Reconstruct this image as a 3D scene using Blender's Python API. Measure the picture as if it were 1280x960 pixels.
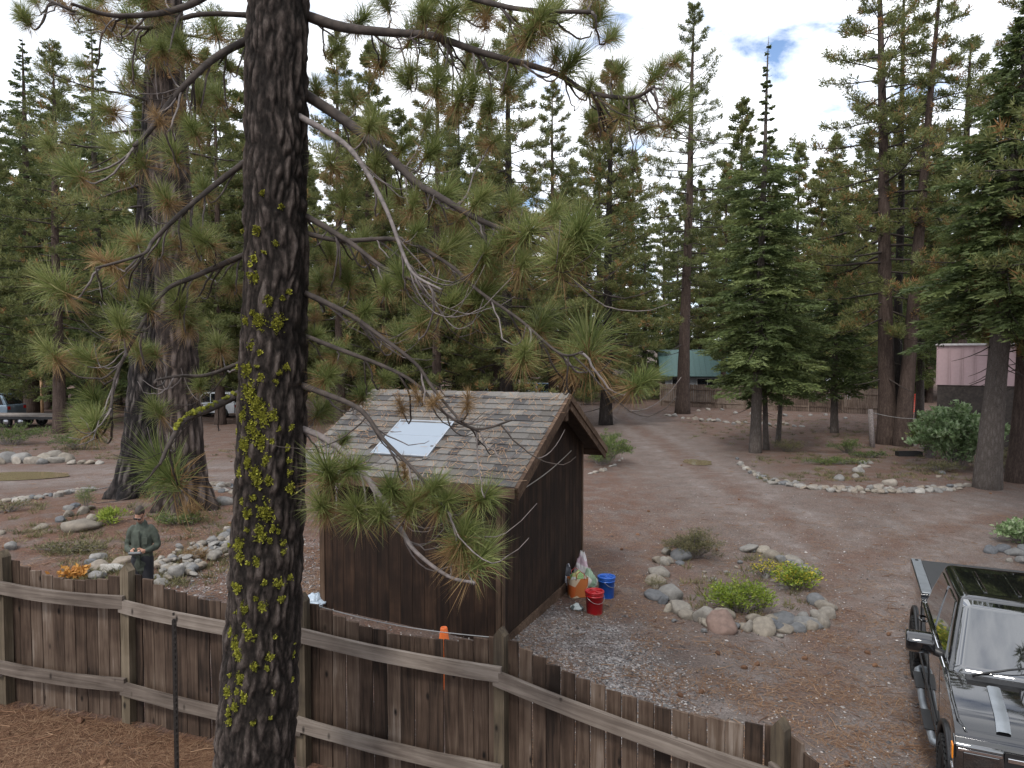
import bpy, bmesh, math, random
import numpy as np
from mathutils import Vector, Matrix, noise
R = math.radians
S = bpy.context.scene
for o in list(bpy.data.objects):
    bpy.data.objects.remove(o)
COL = S.collection

# ------------------------------------------------------------------ camera
CAM_H, FPX, PITCH = 4.2, 900.0, math.atan(35 / 900)
cd = bpy.data.cameras.new('camera')
cam = bpy.data.objects.new('camera', cd)
COL.objects.link(cam)
cam.location = (0, 0, CAM_H)
cam.rotation_euler = (math.pi / 2 - PITCH, 0, 0)
cd.sensor_width = 36
cd.lens = 36 * FPX / 1280
cd.clip_start = 0.05
cd.clip_end = 3000
S.camera = cam
S.render.resolution_x, S.render.resolution_y = 1024, 768

# ------------------------------------------------------------------ sky, sun, exposure
SUN_EL, SUN_AZ = R(48), R(205)          # azimuth clockwise from +Y (behind, to the left)
W = bpy.data.worlds.new('World')
S.world = W
W.use_nodes = True
nt = W.node_tree
nt.nodes.clear()
wo = nt.nodes.new('ShaderNodeOutputWorld')
bg = nt.nodes.new('ShaderNodeBackground')
sky = nt.nodes.new('ShaderNodeTexSky')
sky.sky_type = 'NISHITA'
sky.sun_disc = False
sky.sun_elevation = SUN_EL
sky.sun_rotation = SUN_AZ
sky.altitude = 1900
bg.inputs[1].default_value = 0.13
tc = nt.nodes.new('ShaderNodeTexCoord')
sep = nt.nodes.new('ShaderNodeSeparateXYZ')
nt.links.new(tc.outputs['Generated'], sep.inputs[0])
# project the view direction on a cloud layer
addz = nt.nodes.new('ShaderNodeMath'); addz.operation = 'ADD'; addz.inputs[1].default_value = 0.22
mx = nt.nodes.new('ShaderNodeMath'); mx.operation = 'MAXIMUM'; mx.inputs[1].default_value = 0.0
nt.links.new(sep.outputs[2], mx.inputs[0]); nt.links.new(mx.outputs[0], addz.inputs[0])
dv = nt.nodes.new('ShaderNodeVectorMath'); dv.operation = 'DIVIDE'
cmb = nt.nodes.new('ShaderNodeCombineXYZ')
for i in range(3):
    nt.links.new(addz.outputs[0], cmb.inputs[i])
nt.links.new(tc.outputs['Generated'], dv.inputs[0]); nt.links.new(cmb.outputs[0], dv.inputs[1])
cn = nt.nodes.new('ShaderNodeTexNoise')
cn.inputs['Scale'].default_value = 3.8
cn.inputs['Detail'].default_value = 9
cn.inputs['Roughness'].default_value = 0.6
cn.inputs['Distortion'].default_value = 0.3
cofs = nt.nodes.new('ShaderNodeVectorMath'); cofs.operation = 'ADD'; cofs.inputs[1].default_value = (3.7, 1.3, 0.4)
nt.links.new(dv.outputs[0], cofs.inputs[0]); nt.links.new(cofs.outputs[0], cn.inputs['Vector'])
cr = nt.nodes.new('ShaderNodeValToRGB')
cr.color_ramp.elements[0].position = 0.315
cr.color_ramp.elements[1].position = 0.475
nt.links.new(cn.outputs[0], cr.inputs[0])
cn2 = nt.nodes.new('ShaderNodeTexNoise')
cn2.inputs['Scale'].default_value = 2.3; cn2.inputs['Detail'].default_value = 6
nt.links.new(dv.outputs[0], cn2.inputs['Vector'])
ccol = nt.nodes.new('ShaderNodeValToRGB')
ccol.color_ramp.elements[0].position = 0.3; ccol.color_ramp.elements[0].color = (5.6, 6.0, 6.7, 1)
ccol.color_ramp.elements[1].position = 0.62; ccol.color_ramp.elements[1].color = (9.2, 9.4, 9.8, 1)
nt.links.new(cn2.outputs[0], ccol.inputs[0])
mixc = nt.nodes.new('ShaderNodeMixRGB')
nt.links.new(cr.outputs[0], mixc.inputs[0])
nt.links.new(sky.outputs[0], mixc.inputs[1])
nt.links.new(ccol.outputs[0], mixc.inputs[2])
nt.links.new(mixc.outputs[0], bg.inputs[0])
nt.links.new(bg.outputs[0], wo.inputs[0])

sd = bpy.data.lights.new('sun', 'SUN')
sun = bpy.data.objects.new('sun', sd)
COL.objects.link(sun)
sd.energy = 1.5
sd.angle = R(10)
sd.color = (1.0, 0.95, 0.88)
sdir = Vector((math.sin(SUN_AZ) * math.cos(SUN_EL), math.cos(SUN_AZ) * math.cos(SUN_EL), math.sin(SUN_EL)))
sun.rotation_euler = sdir.to_track_quat('Z', 'Y').to_euler()
sun.location = (0, -5, 30)

S.view_settings.view_transform = 'Standard'
S.view_settings.look = 'None'
S.view_settings.gamma = 1
S.view_settings.exposure = 0.74
S.cycles.use_denoising = True
S.cycles.max_bounces = 5
S.cycles.diffuse_bounces = 3
S.cycles.glossy_bounces = 3
S.cycles.transmission_bounces = 3
S.cycles.transparent_max_bounces = 6

# ------------------------------------------------------------------ pixel <-> place
def ray(px, py):
    cx, cy = (px - 640) / FPX, (480 - py) / FPX
    c, s = math.cos(PITCH), math.sin(PITCH)
    return Vector((cx, c + s * cy, -s + c * cy))

def at(px, py, d):
    r = ray(px, py)
    return Vector((0, 0, CAM_H)) + r * (d / r.y)

def sstep(a, b, x):
    t = min(1, max(0, (x - a) / (b - a)))
    return t * t * (3 - 2 * t)

def gz(x, y):
    """height of the ground"""
    k = 1 - sstep(13.5, 25, y)
    t = -0.05 * max(x, -7) if x < 0 else -0.085 * min(x, 4.5)
    z = t * k
    # the mound that carries the big double pine
    z += 0.22 * math.exp(-(((x + 8.6) / 4.5) ** 2 + ((y - 18.5) / 3.5) ** 2))
    # land rises far away behind the houses
    z += 9 * sstep(85, 220, y) + 5 * sstep(70, 200, abs(x) - 10)
    near = 1 - sstep(40, 70, math.hypot(x, y))
    z += near * (0.025 * noise.noise((x * .5, y * .5, 1)) + 0.008 * noise.noise((x * 2.3, y * 2.3, 5)))
    return z

def gp(px, py, up=0.0):
    """where the ray of a pixel meets the ground (raised by up)"""
    r = ray(px, py)
    t = (CAM_H - up) / -r.z
    for _ in range(5):
        p = Vector((0, 0, CAM_H)) + r * t
        t = (CAM_H - up - gz(p.x, p.y)) / -r.z
    return Vector((0, 0, CAM_H)) + r * t

# ------------------------------------------------------------------ mesh helpers
def unit(v):
    return v / np.maximum(np.linalg.norm(v, axis=-1, keepdims=True), 1e-9)

class MB:
    def __init__(s):
        s.v, s.f, s.t, s.m, s.n = [], [], [], [], 0
    def add(s, V, F, mat=0, tone=0.5):
        V = np.asarray(V, float).reshape(-1, 3)
        F = np.asarray(F, int)
        s.v.append(V); s.f.append(F + s.n)
        s.t.append(np.broadcast_to(np.asarray(tone, float), (len(V),)))
        s.m.append(np.broadcast_to(np.asarray(mat, int), (len(F),)))
        s.n += len(V)
        return s
    def tube(s, pts, rad, sides=6, mat=0, tone=0.5, cap=True):
        P = np.asarray(pts, float); n = len(P)
        rad = np.broadcast_to(np.asarray(rad, float), (n,))
        T = np.gradient(P, axis=0); T = unit(T)
        ref = np.array((0.0, 0, 1)) if abs(T[:, 2]).mean() < .8 else np.array((1.0, 0, 0))
        A = unit(np.cross(T, ref)); B = np.cross(T, A)
        a = np.linspace(0, 2 * np.pi, sides, endpoint=False)
        V = P[:, None] + rad[:, None, None] * (np.cos(a)[None, :, None] * A[:, None] + np.sin(a)[None, :, None] * B[:, None])
        i = np.arange(n - 1)[:, None] * sides; j = np.arange(sides)[None]; k = (j + 1) % sides
        F = np.stack([i + j, i + k, i + sides + k, i + sides + j], -1).reshape(-1, 4)
        V = V.reshape(-1, 3)
        s.add(V, F, mat, tone)
        if cap and sides > 2:
            c = [[0, j2 + 1, j2] for j2 in range(1, sides - 1)]
            e = (n - 1) * sides
            c2 = [[e, e + j2, e + j2 + 1] for j2 in range(1, sides - 1)]
            b = s.n - len(V)
            s.f.append(np.array(c + c2) + b); s.m.append(np.full(len(c) * 2, mat))
        return s
    def box(s, lo, hi, mat=0, tone=0.5, M=None):
        x0, y0, z0 = lo; x1, y1, z1 = hi
        V = np.array([(x, y, z) for z in (z0, z1) for y in (y0, y1) for x in (x0, x1)], float)
        if M is not None:
            V = np.array([tuple(M @ Vector(v)) for v in V])
        F = [(0, 2, 3, 1), (4, 5, 7, 6), (0, 1, 5, 4), (2, 6, 7, 3), (0, 4, 6, 2), (1, 3, 7, 5)]
        return s.add(V, F, mat, tone)
    def blades(s, P, D, width, tone, mat=0, bend=0.0, tri=False):
        """pointed leaf or needle faces: base point, direction*length"""
        P = np.asarray(P, float); D = np.asarray(D, float); n = len(P)
        if n == 0: return s
        side = unit(np.cross(D, RNG.normal(size=(n, 3)))) * np.broadcast_to(np.asarray(width, float), (n,))[:, None] * .5
        if bend == 0:
            if tri:
                V = np.stack([P + D * .25 - side, P + D * .35 + side, P + D], 1).reshape(-1, 3)
                s.add(V, np.arange(n)[:, None] * 3 + np.array([[0, 1, 2]]), mat, np.repeat(np.broadcast_to(tone, (n,)), 3))
                return s
            V = np.stack([P - side * .4, P + D * .45 + side, P + D, P + D * .45 - side], 1).reshape(-1, 3)
            b = np.arange(n)[:, None] * 4
            F = np.concatenate([b + np.array([[0, 1, 2]]), b + np.array([[0, 2, 3]])], 1).reshape(-1, 3)
            s.add(V, F, np.repeat(np.broadcast_to(mat, (n,)), 2), np.repeat(np.broadcast_to(tone, (n,)), 4))
        else:
            L = np.linalg.norm(D, axis=1)[:, None]
            g = np.array([[0, 0, -1.0]]) * L * np.broadcast_to(np.asarray(bend), (n,))[:, None]
            m = P + D * .5 + g * .25; e = P + D + g
            V = np.stack([P - side, P + side, m - side, m + side, e], 1).reshape(-1, 3)
            b = np.arange(n)[:, None] * 5
            F = np.concatenate([b + np.array([[0, 1, 3]]), b + np.array([[0, 3, 2]]), b + np.array([[2, 3, 4]])], 1).reshape(-1, 3)
            s.add(V, F, np.repeat(np.broadcast_to(mat, (n,)), 3), np.repeat(np.broadcast_to(tone, (n,)), 5))
        return s
    def mesh(s, name, mats, smooth=False):
        me = bpy.data.meshes.new(name)
        V = np.concatenate(s.v) if s.v else np.zeros((0, 3))
        me.vertices.add(len(V)); me.vertices.foreach_set('co', V.ravel())
        tot = np.concatenate([np.full(len(f), f.shape[1]) for f in s.f])
        idx = np.concatenate([f.ravel() for f in s.f])
        me.loops.add(len(idx)); me.loops.foreach_set('vertex_index', idx.astype(np.int32))
        me.polygons.add(len(tot))
        me.polygons.foreach_set('loop_start', np.concatenate([[0], np.cumsum(tot)[:-1]]).astype(np.int32))
        me.polygons.foreach_set('loop_total', tot.astype(np.int32))
        me.polygons.foreach_set('material_index', np.concatenate(s.m).astype(np.int32))
        me.polygons.foreach_set('use_smooth', np.full(len(tot), smooth))
        a = me.attributes.new('tone', 'FLOAT', 'POINT')
        a.data.foreach_set('value', np.concatenate(s.t).astype(np.float32))
        for m in (mats if isinstance(mats, (list, tuple)) else [mats]):
            me.materials.append(m)
        me.update(calc_edges=True); me.validate()
        return me
    def build(s, name, mats, parent=None, smooth=False, **kw):
        return link(name, s.mesh(name, mats, smooth), parent, **kw)

RNG = np.random.default_rng(7)
rnd = random.Random(11)

def link(name, me, parent=None, loc=None, rot=None, scale=None, bevel=0, label=None, cat=None, group=None, kind=None):
    o = bpy.data.objects.new(name, me)
    COL.objects.link(o)
    if parent: o.parent = parent
    if loc is not None: o.location = loc
    if rot is not None: o.rotation_euler = rot
    if scale is not None: o.scale = scale if hasattr(scale, '__len__') else (scale,) * 3
    if bevel:
        m = o.modifiers.new('bevel', 'BEVEL'); m.width = bevel; m.segments = 2; m.limit_method = 'ANGLE'; m.angle_limit = R(35)
    tag(o, label, cat, group, kind)
    return o

def tag(o, label=None, cat=None, group=None, kind=None):
    if label: o['label'] = label
    if cat: o['category'] = cat
    if group: o['group'] = group
    if kind: o['kind'] = kind
    return o

def thing(name, label, cat, loc=(0, 0, 0), rz=0, group=None):
    o = bpy.data.objects.new(name, None)
    COL.objects.link(o)
    o.empty_display_size = .2
    o.location = loc; o.rotation_euler = (0, 0, rz)
    return tag(o, label, cat, group)

def prism(mb, poly, x0, x1, mat=0):
    """polygon in (y,z) pushed along x; triangulated by fan through bmesh"""
    n = len(poly)
    V = [(x0, y, z) for y, z in poly] + [(x1, y, z) for y, z in poly]
    bm = bmesh.new()
    vs = [bm.verts.new(v) for v in V]
    bm.faces.new(vs[:n]); bm.faces.new(vs[n:][::-1])
    for i in range(n):
        j = (i + 1) % n
        bm.faces.new((vs[i], vs[n + i], vs[n + j], vs[j]))
    bmesh.ops.recalc_face_normals(bm, faces=bm.faces)
    bmesh.ops.triangulate(bm, faces=[f for f in bm.faces if len(f.verts) > 4])
    bm.verts.index_update()
    co = np.array([v.co[:] for v in bm.verts])
    for k in (3, 4):
        F = [[v.index for v in f.verts] for f in bm.faces if len(f.verts) == k]
        if F:
            if k == 3: mb.add(co, F, mat)
            else: mb.add(co, F, mat)
    bm.free()
    return mb

def prism_mesh(name, poly, x0, x1, mats, bev=0.0):
    n = len(poly)
    bm = bmesh.new()
    vs = [bm.verts.new((x0, y, z)) for y, z in poly] + [bm.verts.new((x1, y, z)) for y, z in poly]
    bm.faces.new(vs[:n]); bm.faces.new(vs[n:][::-1])
    for i in range(n):
        j = (i + 1) % n
        bm.faces.new((vs[i], vs[n + i], vs[n + j], vs[j]))
    bmesh.ops.recalc_face_normals(bm, faces=bm.faces)
    if bev:
        ed = [e for e in bm.edges if e.calc_face_angle(0) > R(25)]
        bmesh.ops.bevel(bm, geom=ed, offset=bev, segments=3, profile=.6, affect='EDGES', clamp_overlap=True)
    me = bpy.data.meshes.new(name); bm.to_mesh(me); bm.free()
    for f in me.polygons: f.use_smooth = True
    me.materials.append(mats)
    try: me.set_sharp_from_angle(angle=R(40))
    except Exception: pass
    return me

# ------------------------------------------------------------------ materials
def newmat(name):
    m = bpy.data.materials.new(name); m.use_nodes = True
    n = m.node_tree.nodes; l = m.node_tree.links
    return m, n, l, n['Principled BSDF']

def ramp(n, stops):
    r = n.new('ShaderNodeValToRGB')
    e = r.color_ramp.elements
    while len(e) < len(stops): e.new(.5)
    for k, (p, c) in enumerate(stops):
        e[k].position = p; e[k].color = (*c, 1)
    return r

def plain(name, col, rough=.5, metal=0, coat=0, var=.12, scale=9, bump=0.0, spec=.5):
    m, n, l, b = newmat(name)
    tx = n.new('ShaderNodeTexNoise'); tx.inputs['Scale'].default_value = scale; tx.inputs['Detail'].default_value = 5
    co = n.new('ShaderNodeTexCoord'); l.new(co.outputs['Object'], tx.inputs['Vector'])
    r = ramp(n, [(.3, [c * (1 - var) for c in col]), (.7, [min(1, c * (1 + var)) for c in col])])
    l.new(tx.outputs[0], r.inputs[0]); l.new(r.outputs[0], b.inputs['Base Color'])
    b.inputs['Roughness'].default_value = rough; b.inputs['Metallic'].default_value = metal
    b.inputs['Coat Weight'].default_value = coat; b.inputs['Coat Roughness'].default_value = .03
    b.inputs['Specular IOR Level'].default_value = spec
    if bump:
        bp = n.new('ShaderNodeBump'); bp.inputs['Strength'].default_value = bump; bp.inputs['Distance'].default_value = .01
        l.new(tx.outputs[0], bp.inputs['Height']); l.new(bp.outputs[0], b.inputs['Normal'])
    return m

def wood(name, stops, stretch=(22, 22, 1.2), scale=1.0, bump=.4, rough=.85, knots=True, objvar=.5):
    """grain along the local z axis (or the axis with the small stretch)"""
    m, n, l, b = newmat(name)
    co = n.new('ShaderNodeTexCoord'); mp = n.new('ShaderNodeMapping'); mp.inputs['Scale'].default_value = stretch
    oi = n.new('ShaderNodeObjectInfo')
    off = n.new('ShaderNodeVectorMath'); off.operation = 'ADD'
    mul = n.new('ShaderNodeMath'); mul.operation = 'MULTIPLY'; mul.inputs[1].default_value = 53
    l.new(oi.outputs['Random'], mul.inputs[0]); l.new(co.outputs['Object'], off.inputs[0]); l.new(mul.outputs[0], off.inputs[1])
    l.new(off.outputs[0], mp.inputs['Vector'])
    tx = n.new('ShaderNodeTexNoise'); tx.inputs['Scale'].default_value = scale; tx.inputs['Detail'].default_value = 8; tx.inputs['Roughness'].default_value = .65
    tx.inputs['Distortion'].default_value = .6
    l.new(mp.outputs[0], tx.inputs['Vector'])
    big = n.new('ShaderNodeTexNoise'); big.inputs['Scale'].default_value = 2.2; big.inputs['Detail'].default_value = 3
    l.new(off.outputs[0], big.inputs['Vector'])
    a1 = n.new('ShaderNodeMath'); a1.operation = 'MULTIPLY_ADD'; a1.inputs[1].default_value = objvar; a1.inputs[2].default_value = -objvar * .5
    l.new(oi.outputs['Random'], a1.inputs[0])
    a2 = n.new('ShaderNodeMath'); a2.operation = 'MULTIPLY_ADD'; a2.inputs[1].default_value = .7; a2.inputs[2].default_value = -.35
    l.new(big.outputs[0], a2.inputs[0])
    s1 = n.new('ShaderNodeMath'); s1.operation = 'ADD'; l.new(a1.outputs[0], s1.inputs[0]); l.new(a2.outputs[0], s1.inputs[1])
    s2 = n.new('ShaderNodeMath'); s2.operation = 'ADD'; l.new(s1.outputs[0], s2.inputs[0]); l.new(tx.outputs[0], s2.inputs[1])
    r = ramp(n, stops); l.new(s2.outputs[0], r.inputs[0])
    last = r.outputs[0]
    if knots:
        vo = n.new('ShaderNodeTexVoronoi'); vo.inputs['Scale'].default_value = 1
        mk = n.new('ShaderNodeMapping'); mk.inputs['Scale'].default_value = (5.5, 5.5, 2.6)
        l.new(off.outputs[0], mk.inputs['Vector']); l.new(mk.outputs[0], vo.inputs['Vector'])
        kr = ramp(n, [(.05, (1, 1, 1)), (.13, (0, 0, 0))]); l.new(vo.outputs['Distance'], kr.inputs[0])
        mixk = n.new('ShaderNodeMixRGB'); mixk.inputs[2].default_value = (*[c * .35 for c in stops[0][1]], 1)
        l.new(kr.outputs[0], mixk.inputs[0]); l.new(last, mixk.inputs[1]); last = mixk.outputs[0]
    l.new(last, b.inputs['Base Color'])
    b.inputs['Roughness'].default_value = rough; b.inputs['Specular IOR Level'].default_value = .25
    bp = n.new('ShaderNodeBump'); bp.inputs['Strength'].default_value = bump; bp.inputs['Distance'].default_value = .006
    l.new(tx.outputs[0], bp.inputs['Height']); l.new(bp.outputs[0], b.inputs['Normal'])
    return m

def leafmat(name, stops, trans=.25, rough=.6, objvar=.25):
    m, n, l, b = newmat(name)
    at_ = n.new('ShaderNodeAttribute'); at_.attribute_name = 'tone'
    oi = n.new('ShaderNodeObjectInfo')
    ma = n.new('ShaderNodeMath'); ma.operation = 'MULTIPLY_ADD'; ma.inputs[1].default_value = objvar; ma.inputs[2].default_value = -objvar / 2
    l.new(oi.outputs['Random'], ma.inputs[0])
    ad = n.new('ShaderNodeMath'); ad.operation = 'ADD'; l.new(at_.outputs['Fac'], ad.inputs[0]); l.new(ma.outputs[0], ad.inputs[1])
    r = ramp(n, stops); l.new(ad.outputs[0], r.inputs[0])
    l.new(r.outputs[0], b.inputs['Base Color']); b.inputs['Roughness'].default_value = rough
    b.inputs['Specular IOR Level'].default_value = .35
    tr = n.new('ShaderNodeBsdfTranslucent'); l.new(r.outputs[0], tr.inputs[0])
    mixs = n.new('ShaderNodeMixShader'); mixs.inputs[0].default_value = trans
    l.new(b.outputs[0], mixs.inputs[1]); l.new(tr.outputs[0], mixs.inputs[2])
    l.new(mixs.outputs[0], n['Material Output'].inputs[0])
    return m

def barkmat(name, c_dark, c_mid, c_light, sc=(9, 9, 1.6), bump=1.0):
    m, n, l, b = newmat(name)
    co = n.new('ShaderNodeTexCoord'); mp = n.new('ShaderNodeMapping'); mp.inputs['Scale'].default_value = sc
    l.new(co.outputs['Object'], mp.inputs['Vector'])
    vo = n.new('ShaderNodeTexVoronoi'); vo.feature = 'DISTANCE_TO_EDGE'; vo.inputs['Scale'].default_value = 1
    nz = n.new('ShaderNodeTexNoise'); nz.inputs['Scale'].default_value = 1.3; nz.inputs['Detail'].default_value = 7
    l.new(mp.outputs[0], nz.inputs['Vector'])
    mixv = n.new('ShaderNodeMixRGB'); mixv.inputs[0].default_value = .55
    l.new(mp.outputs[0], mixv.inputs[1]); l.new(nz.outputs['Color'], mixv.inputs[2]); l.new(mixv.outputs[0], vo.inputs['Vector'])
    fine = n.new('ShaderNodeTexNoise'); fine.inputs['Scale'].default_value = 3.5; fine.inputs['Detail'].default_value = 8; fine.inputs['Roughness'].default_value = .7
    l.new(mp.outputs[0], fine.inputs['Vector'])
    h = n.new('ShaderNodeMath'); h.operation = 'MULTIPLY_ADD'; h.inputs[1].default_value = .4
    l.new(vo.outputs['Distance'], h.inputs[0])
    f2 = n.new('ShaderNodeMath'); f2.operation = 'MULTIPLY'; f2.inputs[1].default_value = .95; l.new(fine.outputs[0], f2.inputs[0])
    l.new(f2.outputs[0], h.inputs[2])
    r = ramp(n, [(.25, c_dark), (.5, c_mid), (.8, c_light)]); l.new(h.outputs[0], r.inputs[0])
    l.new(r.outputs[0], b.inputs['Base Color']); b.inputs['Roughness'].default_value = .9; b.inputs['Specular IOR Level'].default_value = .2
    bp = n.new('ShaderNodeBump'); bp.inputs['Strength'].default_value = bump; bp.inputs['Distance'].default_value = .04
    l.new(h.outputs[0], bp.inputs['Height']); l.new(bp.outputs[0], b.inputs['Normal'])
    return m

M = {}
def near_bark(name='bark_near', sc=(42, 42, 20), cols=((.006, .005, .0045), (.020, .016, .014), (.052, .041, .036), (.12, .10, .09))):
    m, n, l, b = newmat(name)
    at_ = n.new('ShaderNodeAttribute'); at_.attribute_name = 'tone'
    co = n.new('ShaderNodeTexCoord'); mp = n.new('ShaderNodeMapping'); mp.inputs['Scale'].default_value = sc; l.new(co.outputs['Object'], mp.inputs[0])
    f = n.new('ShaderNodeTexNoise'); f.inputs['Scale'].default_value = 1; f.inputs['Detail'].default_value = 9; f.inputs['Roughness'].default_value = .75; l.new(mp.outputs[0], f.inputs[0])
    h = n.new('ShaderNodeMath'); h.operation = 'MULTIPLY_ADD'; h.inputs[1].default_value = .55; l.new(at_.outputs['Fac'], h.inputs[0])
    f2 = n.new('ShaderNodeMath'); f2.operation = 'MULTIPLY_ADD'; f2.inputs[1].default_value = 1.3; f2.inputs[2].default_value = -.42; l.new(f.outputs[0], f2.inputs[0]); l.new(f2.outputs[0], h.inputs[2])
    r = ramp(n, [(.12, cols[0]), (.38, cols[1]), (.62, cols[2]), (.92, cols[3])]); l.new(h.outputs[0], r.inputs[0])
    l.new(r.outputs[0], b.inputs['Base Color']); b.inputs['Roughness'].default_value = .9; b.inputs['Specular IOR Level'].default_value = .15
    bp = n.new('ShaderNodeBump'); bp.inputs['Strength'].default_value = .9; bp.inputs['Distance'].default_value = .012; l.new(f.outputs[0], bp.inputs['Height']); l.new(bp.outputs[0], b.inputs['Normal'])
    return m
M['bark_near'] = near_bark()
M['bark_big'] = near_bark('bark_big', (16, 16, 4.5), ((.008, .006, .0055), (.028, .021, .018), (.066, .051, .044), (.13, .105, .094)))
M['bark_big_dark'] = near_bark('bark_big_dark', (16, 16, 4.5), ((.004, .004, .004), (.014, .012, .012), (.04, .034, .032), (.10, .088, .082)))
M['bark'] = barkmat('bark', (.016, .012, .010), (.06, .042, .035), (.13, .098, .083), (15, 15, 2.6))
M['bark_dark'] = barkmat('bark_dark', (.008, .007, .007), (.022, .018, .017), (.07, .06, .055), (15, 15, 2.4))
M['bark_fir'] = barkmat('bark_fir', (.03, .025, .022), (.085, .07, .062), (.18, .16, .145), (26, 26, 7))
M['limb'] = plain('limb', (.045, .035, .03), .9, var=.5, scale=14, bump=.5)
M['twig_grey'] = plain('twig_grey', (.14, .12, .115), .85, var=.45, scale=20, bump=.4)
M['needle'] = leafmat('needle', [(.0, (.06, .09, .024)), (.45, (.155, .195, .06)), (.8, (.27, .29, .105)), (1, (.40, .38, .18))], .42, .45)
M['needle_brown'] = leafmat('needle_brown', [(0, (.13, .08, .035)), (.5, (.25, .155, .068)), (1, (.40, .28, .14))], .4, .6)
M['pine_leaf'] = leafmat('pine_leaf', [(0, (.048, .066, .023)), (.5, (.138, .158, .054)), (.85, (.225, .23, .085)), (.93, (.24, .15, .06)), (1, (.30, .17, .07))], .38, .6)
M['fir_leaf'] = leafmat('fir_leaf', [(0, (.034, .053, .02)), (.5, (.098, .132, .046)), (1, (.20, .235, .08))], .38, .6)
M['shrub_green'] = leafmat('shrub_green', [(0, (.04, .06, .02)), (.6, (.10, .14, .04)), (1, (.20, .22, .07))], .3)
M['shrub_dry'] = leafmat('shrub_dry', [(0, (.06, .06, .03)), (.6, (.15, .14, .065)), (1, (.27, .23, .12))], .3)
M['plant_lime'] = leafmat('plant_lime', [(0, (.07, .11, .016)), (.5, (.18, .25, .032)), (1, (.36, .40, .07))], .35)
M['plant_yellow'] = leafmat('plant_yellow', [(0, (.35, .30, .03)), (1, (.62, .52, .07))], .35)
M['leaf_pale'] = leafmat('leaf_pale', [(0, (.10, .16, .06)), (.5, (.22, .31, .14)), (1, (.42, .48, .31))], .3, .4)
M['leaf_orange'] = leafmat('leaf_orange', [(0, (.35, .14, .03)), (1, (.6, .32, .08))], .3)
M['lichen'] = leafmat('lichen', [(0, (.10, .105, .014)), (.5, (.235, .235, .026)), (1, (.40, .385, .06))], .1, .9)
M['litter'] = leafmat('litter', [(0, (.085, .04, .022)), (.5, (.195, .105, .06)), (1, (.37, .25, .155))], .1, .8)
# ------------------------------------------------------------------ ground
# fence line first: the ground cover changes there
FENCE_PX = [(-150, 655), (4, 688), (158, 705), (378, 741), (627, 785), (978, 897), (1215, 1075)]   # tops of the posts
POST_H = 1.74
FENCE = []
for fx, fy in FENCE_PX:
    p = gp(fx, fy, POST_H)
    FENCE.append(Vector((p.x, p.y)))

def seg_d(p, a, b):
    ab = b - a; t = max(0, min(1, (p - a).dot(ab) / ab.length_squared))
    return (p - a - ab * t).length, ab.x * (p.y - a.y) - ab.y * (p.x - a.x)

def fence_side(x, y):
    """>0 behind the fence, <0 on the camera's side (metres)"""
    p = Vector((x, y)); best = (1e9, 0)
    for a, b in zip(FENCE[:-1], FENCE[1:]):
        d, s = seg_d(p, a, b)
        if d < best[0]: best = (d, s)
    return best[0] if best[1] > 0 else -best[0]

LANE = [gp(*q).to_2d() for q in ((1010, 900), (1060, 700), (960, 640), (880, 590), (830, 555), (790, 530), (770, 516), (700, 508))]
LANE2 = [gp(*q).to_2d() for q in ((1060, 700), (1180, 660), (1290, 640))]
LANE3 = [gp(*q).to_2d() for q in ((-120, 602), (60, 598), (200, 590), (300, 588), (400, 590))]
GRAVEL = [(gp(700, 800).to_2d(), 1.9), (gp(760, 850).to_2d(), 1.4), (gp(330, 720).to_2d(), 1.7), (gp(270, 745).to_2d(), 1.5), (gp(800, 900).to_2d(), 1.0), (gp(385, 690).to_2d(), 1.6)]

def lane_d(p):
    d = 1e9
    for L in (LANE, LANE2, LANE3):
        for a, b in zip(L[:-1], L[1:]):
            d = min(d, seg_d(p, a, b)[0])
    return d

xs = np.concatenate([-np.geomspace(14, 900, 26)[::-1][:-1], np.arange(-14, 14.01, .2), np.geomspace(14, 900, 26)[1:]])
ys = np.concatenate([[-400, -120, -40, -12, -4, 0, 2], np.arange(3, 30, .2), np.geomspace(30, 1500, 44)])
gm = MB()
GV = np.array([(x, y, gz(x, y)) for y in ys for x in xs])
nx_, ny_ = len(xs), len(ys)
ii = (np.arange(ny_ - 1)[:, None] * nx_ + np.arange(nx_ - 1)[None]).ravel()
gm.add(GV, np.stack([ii, ii + 1, ii + nx_ + 1, ii + nx_], 1))

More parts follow.
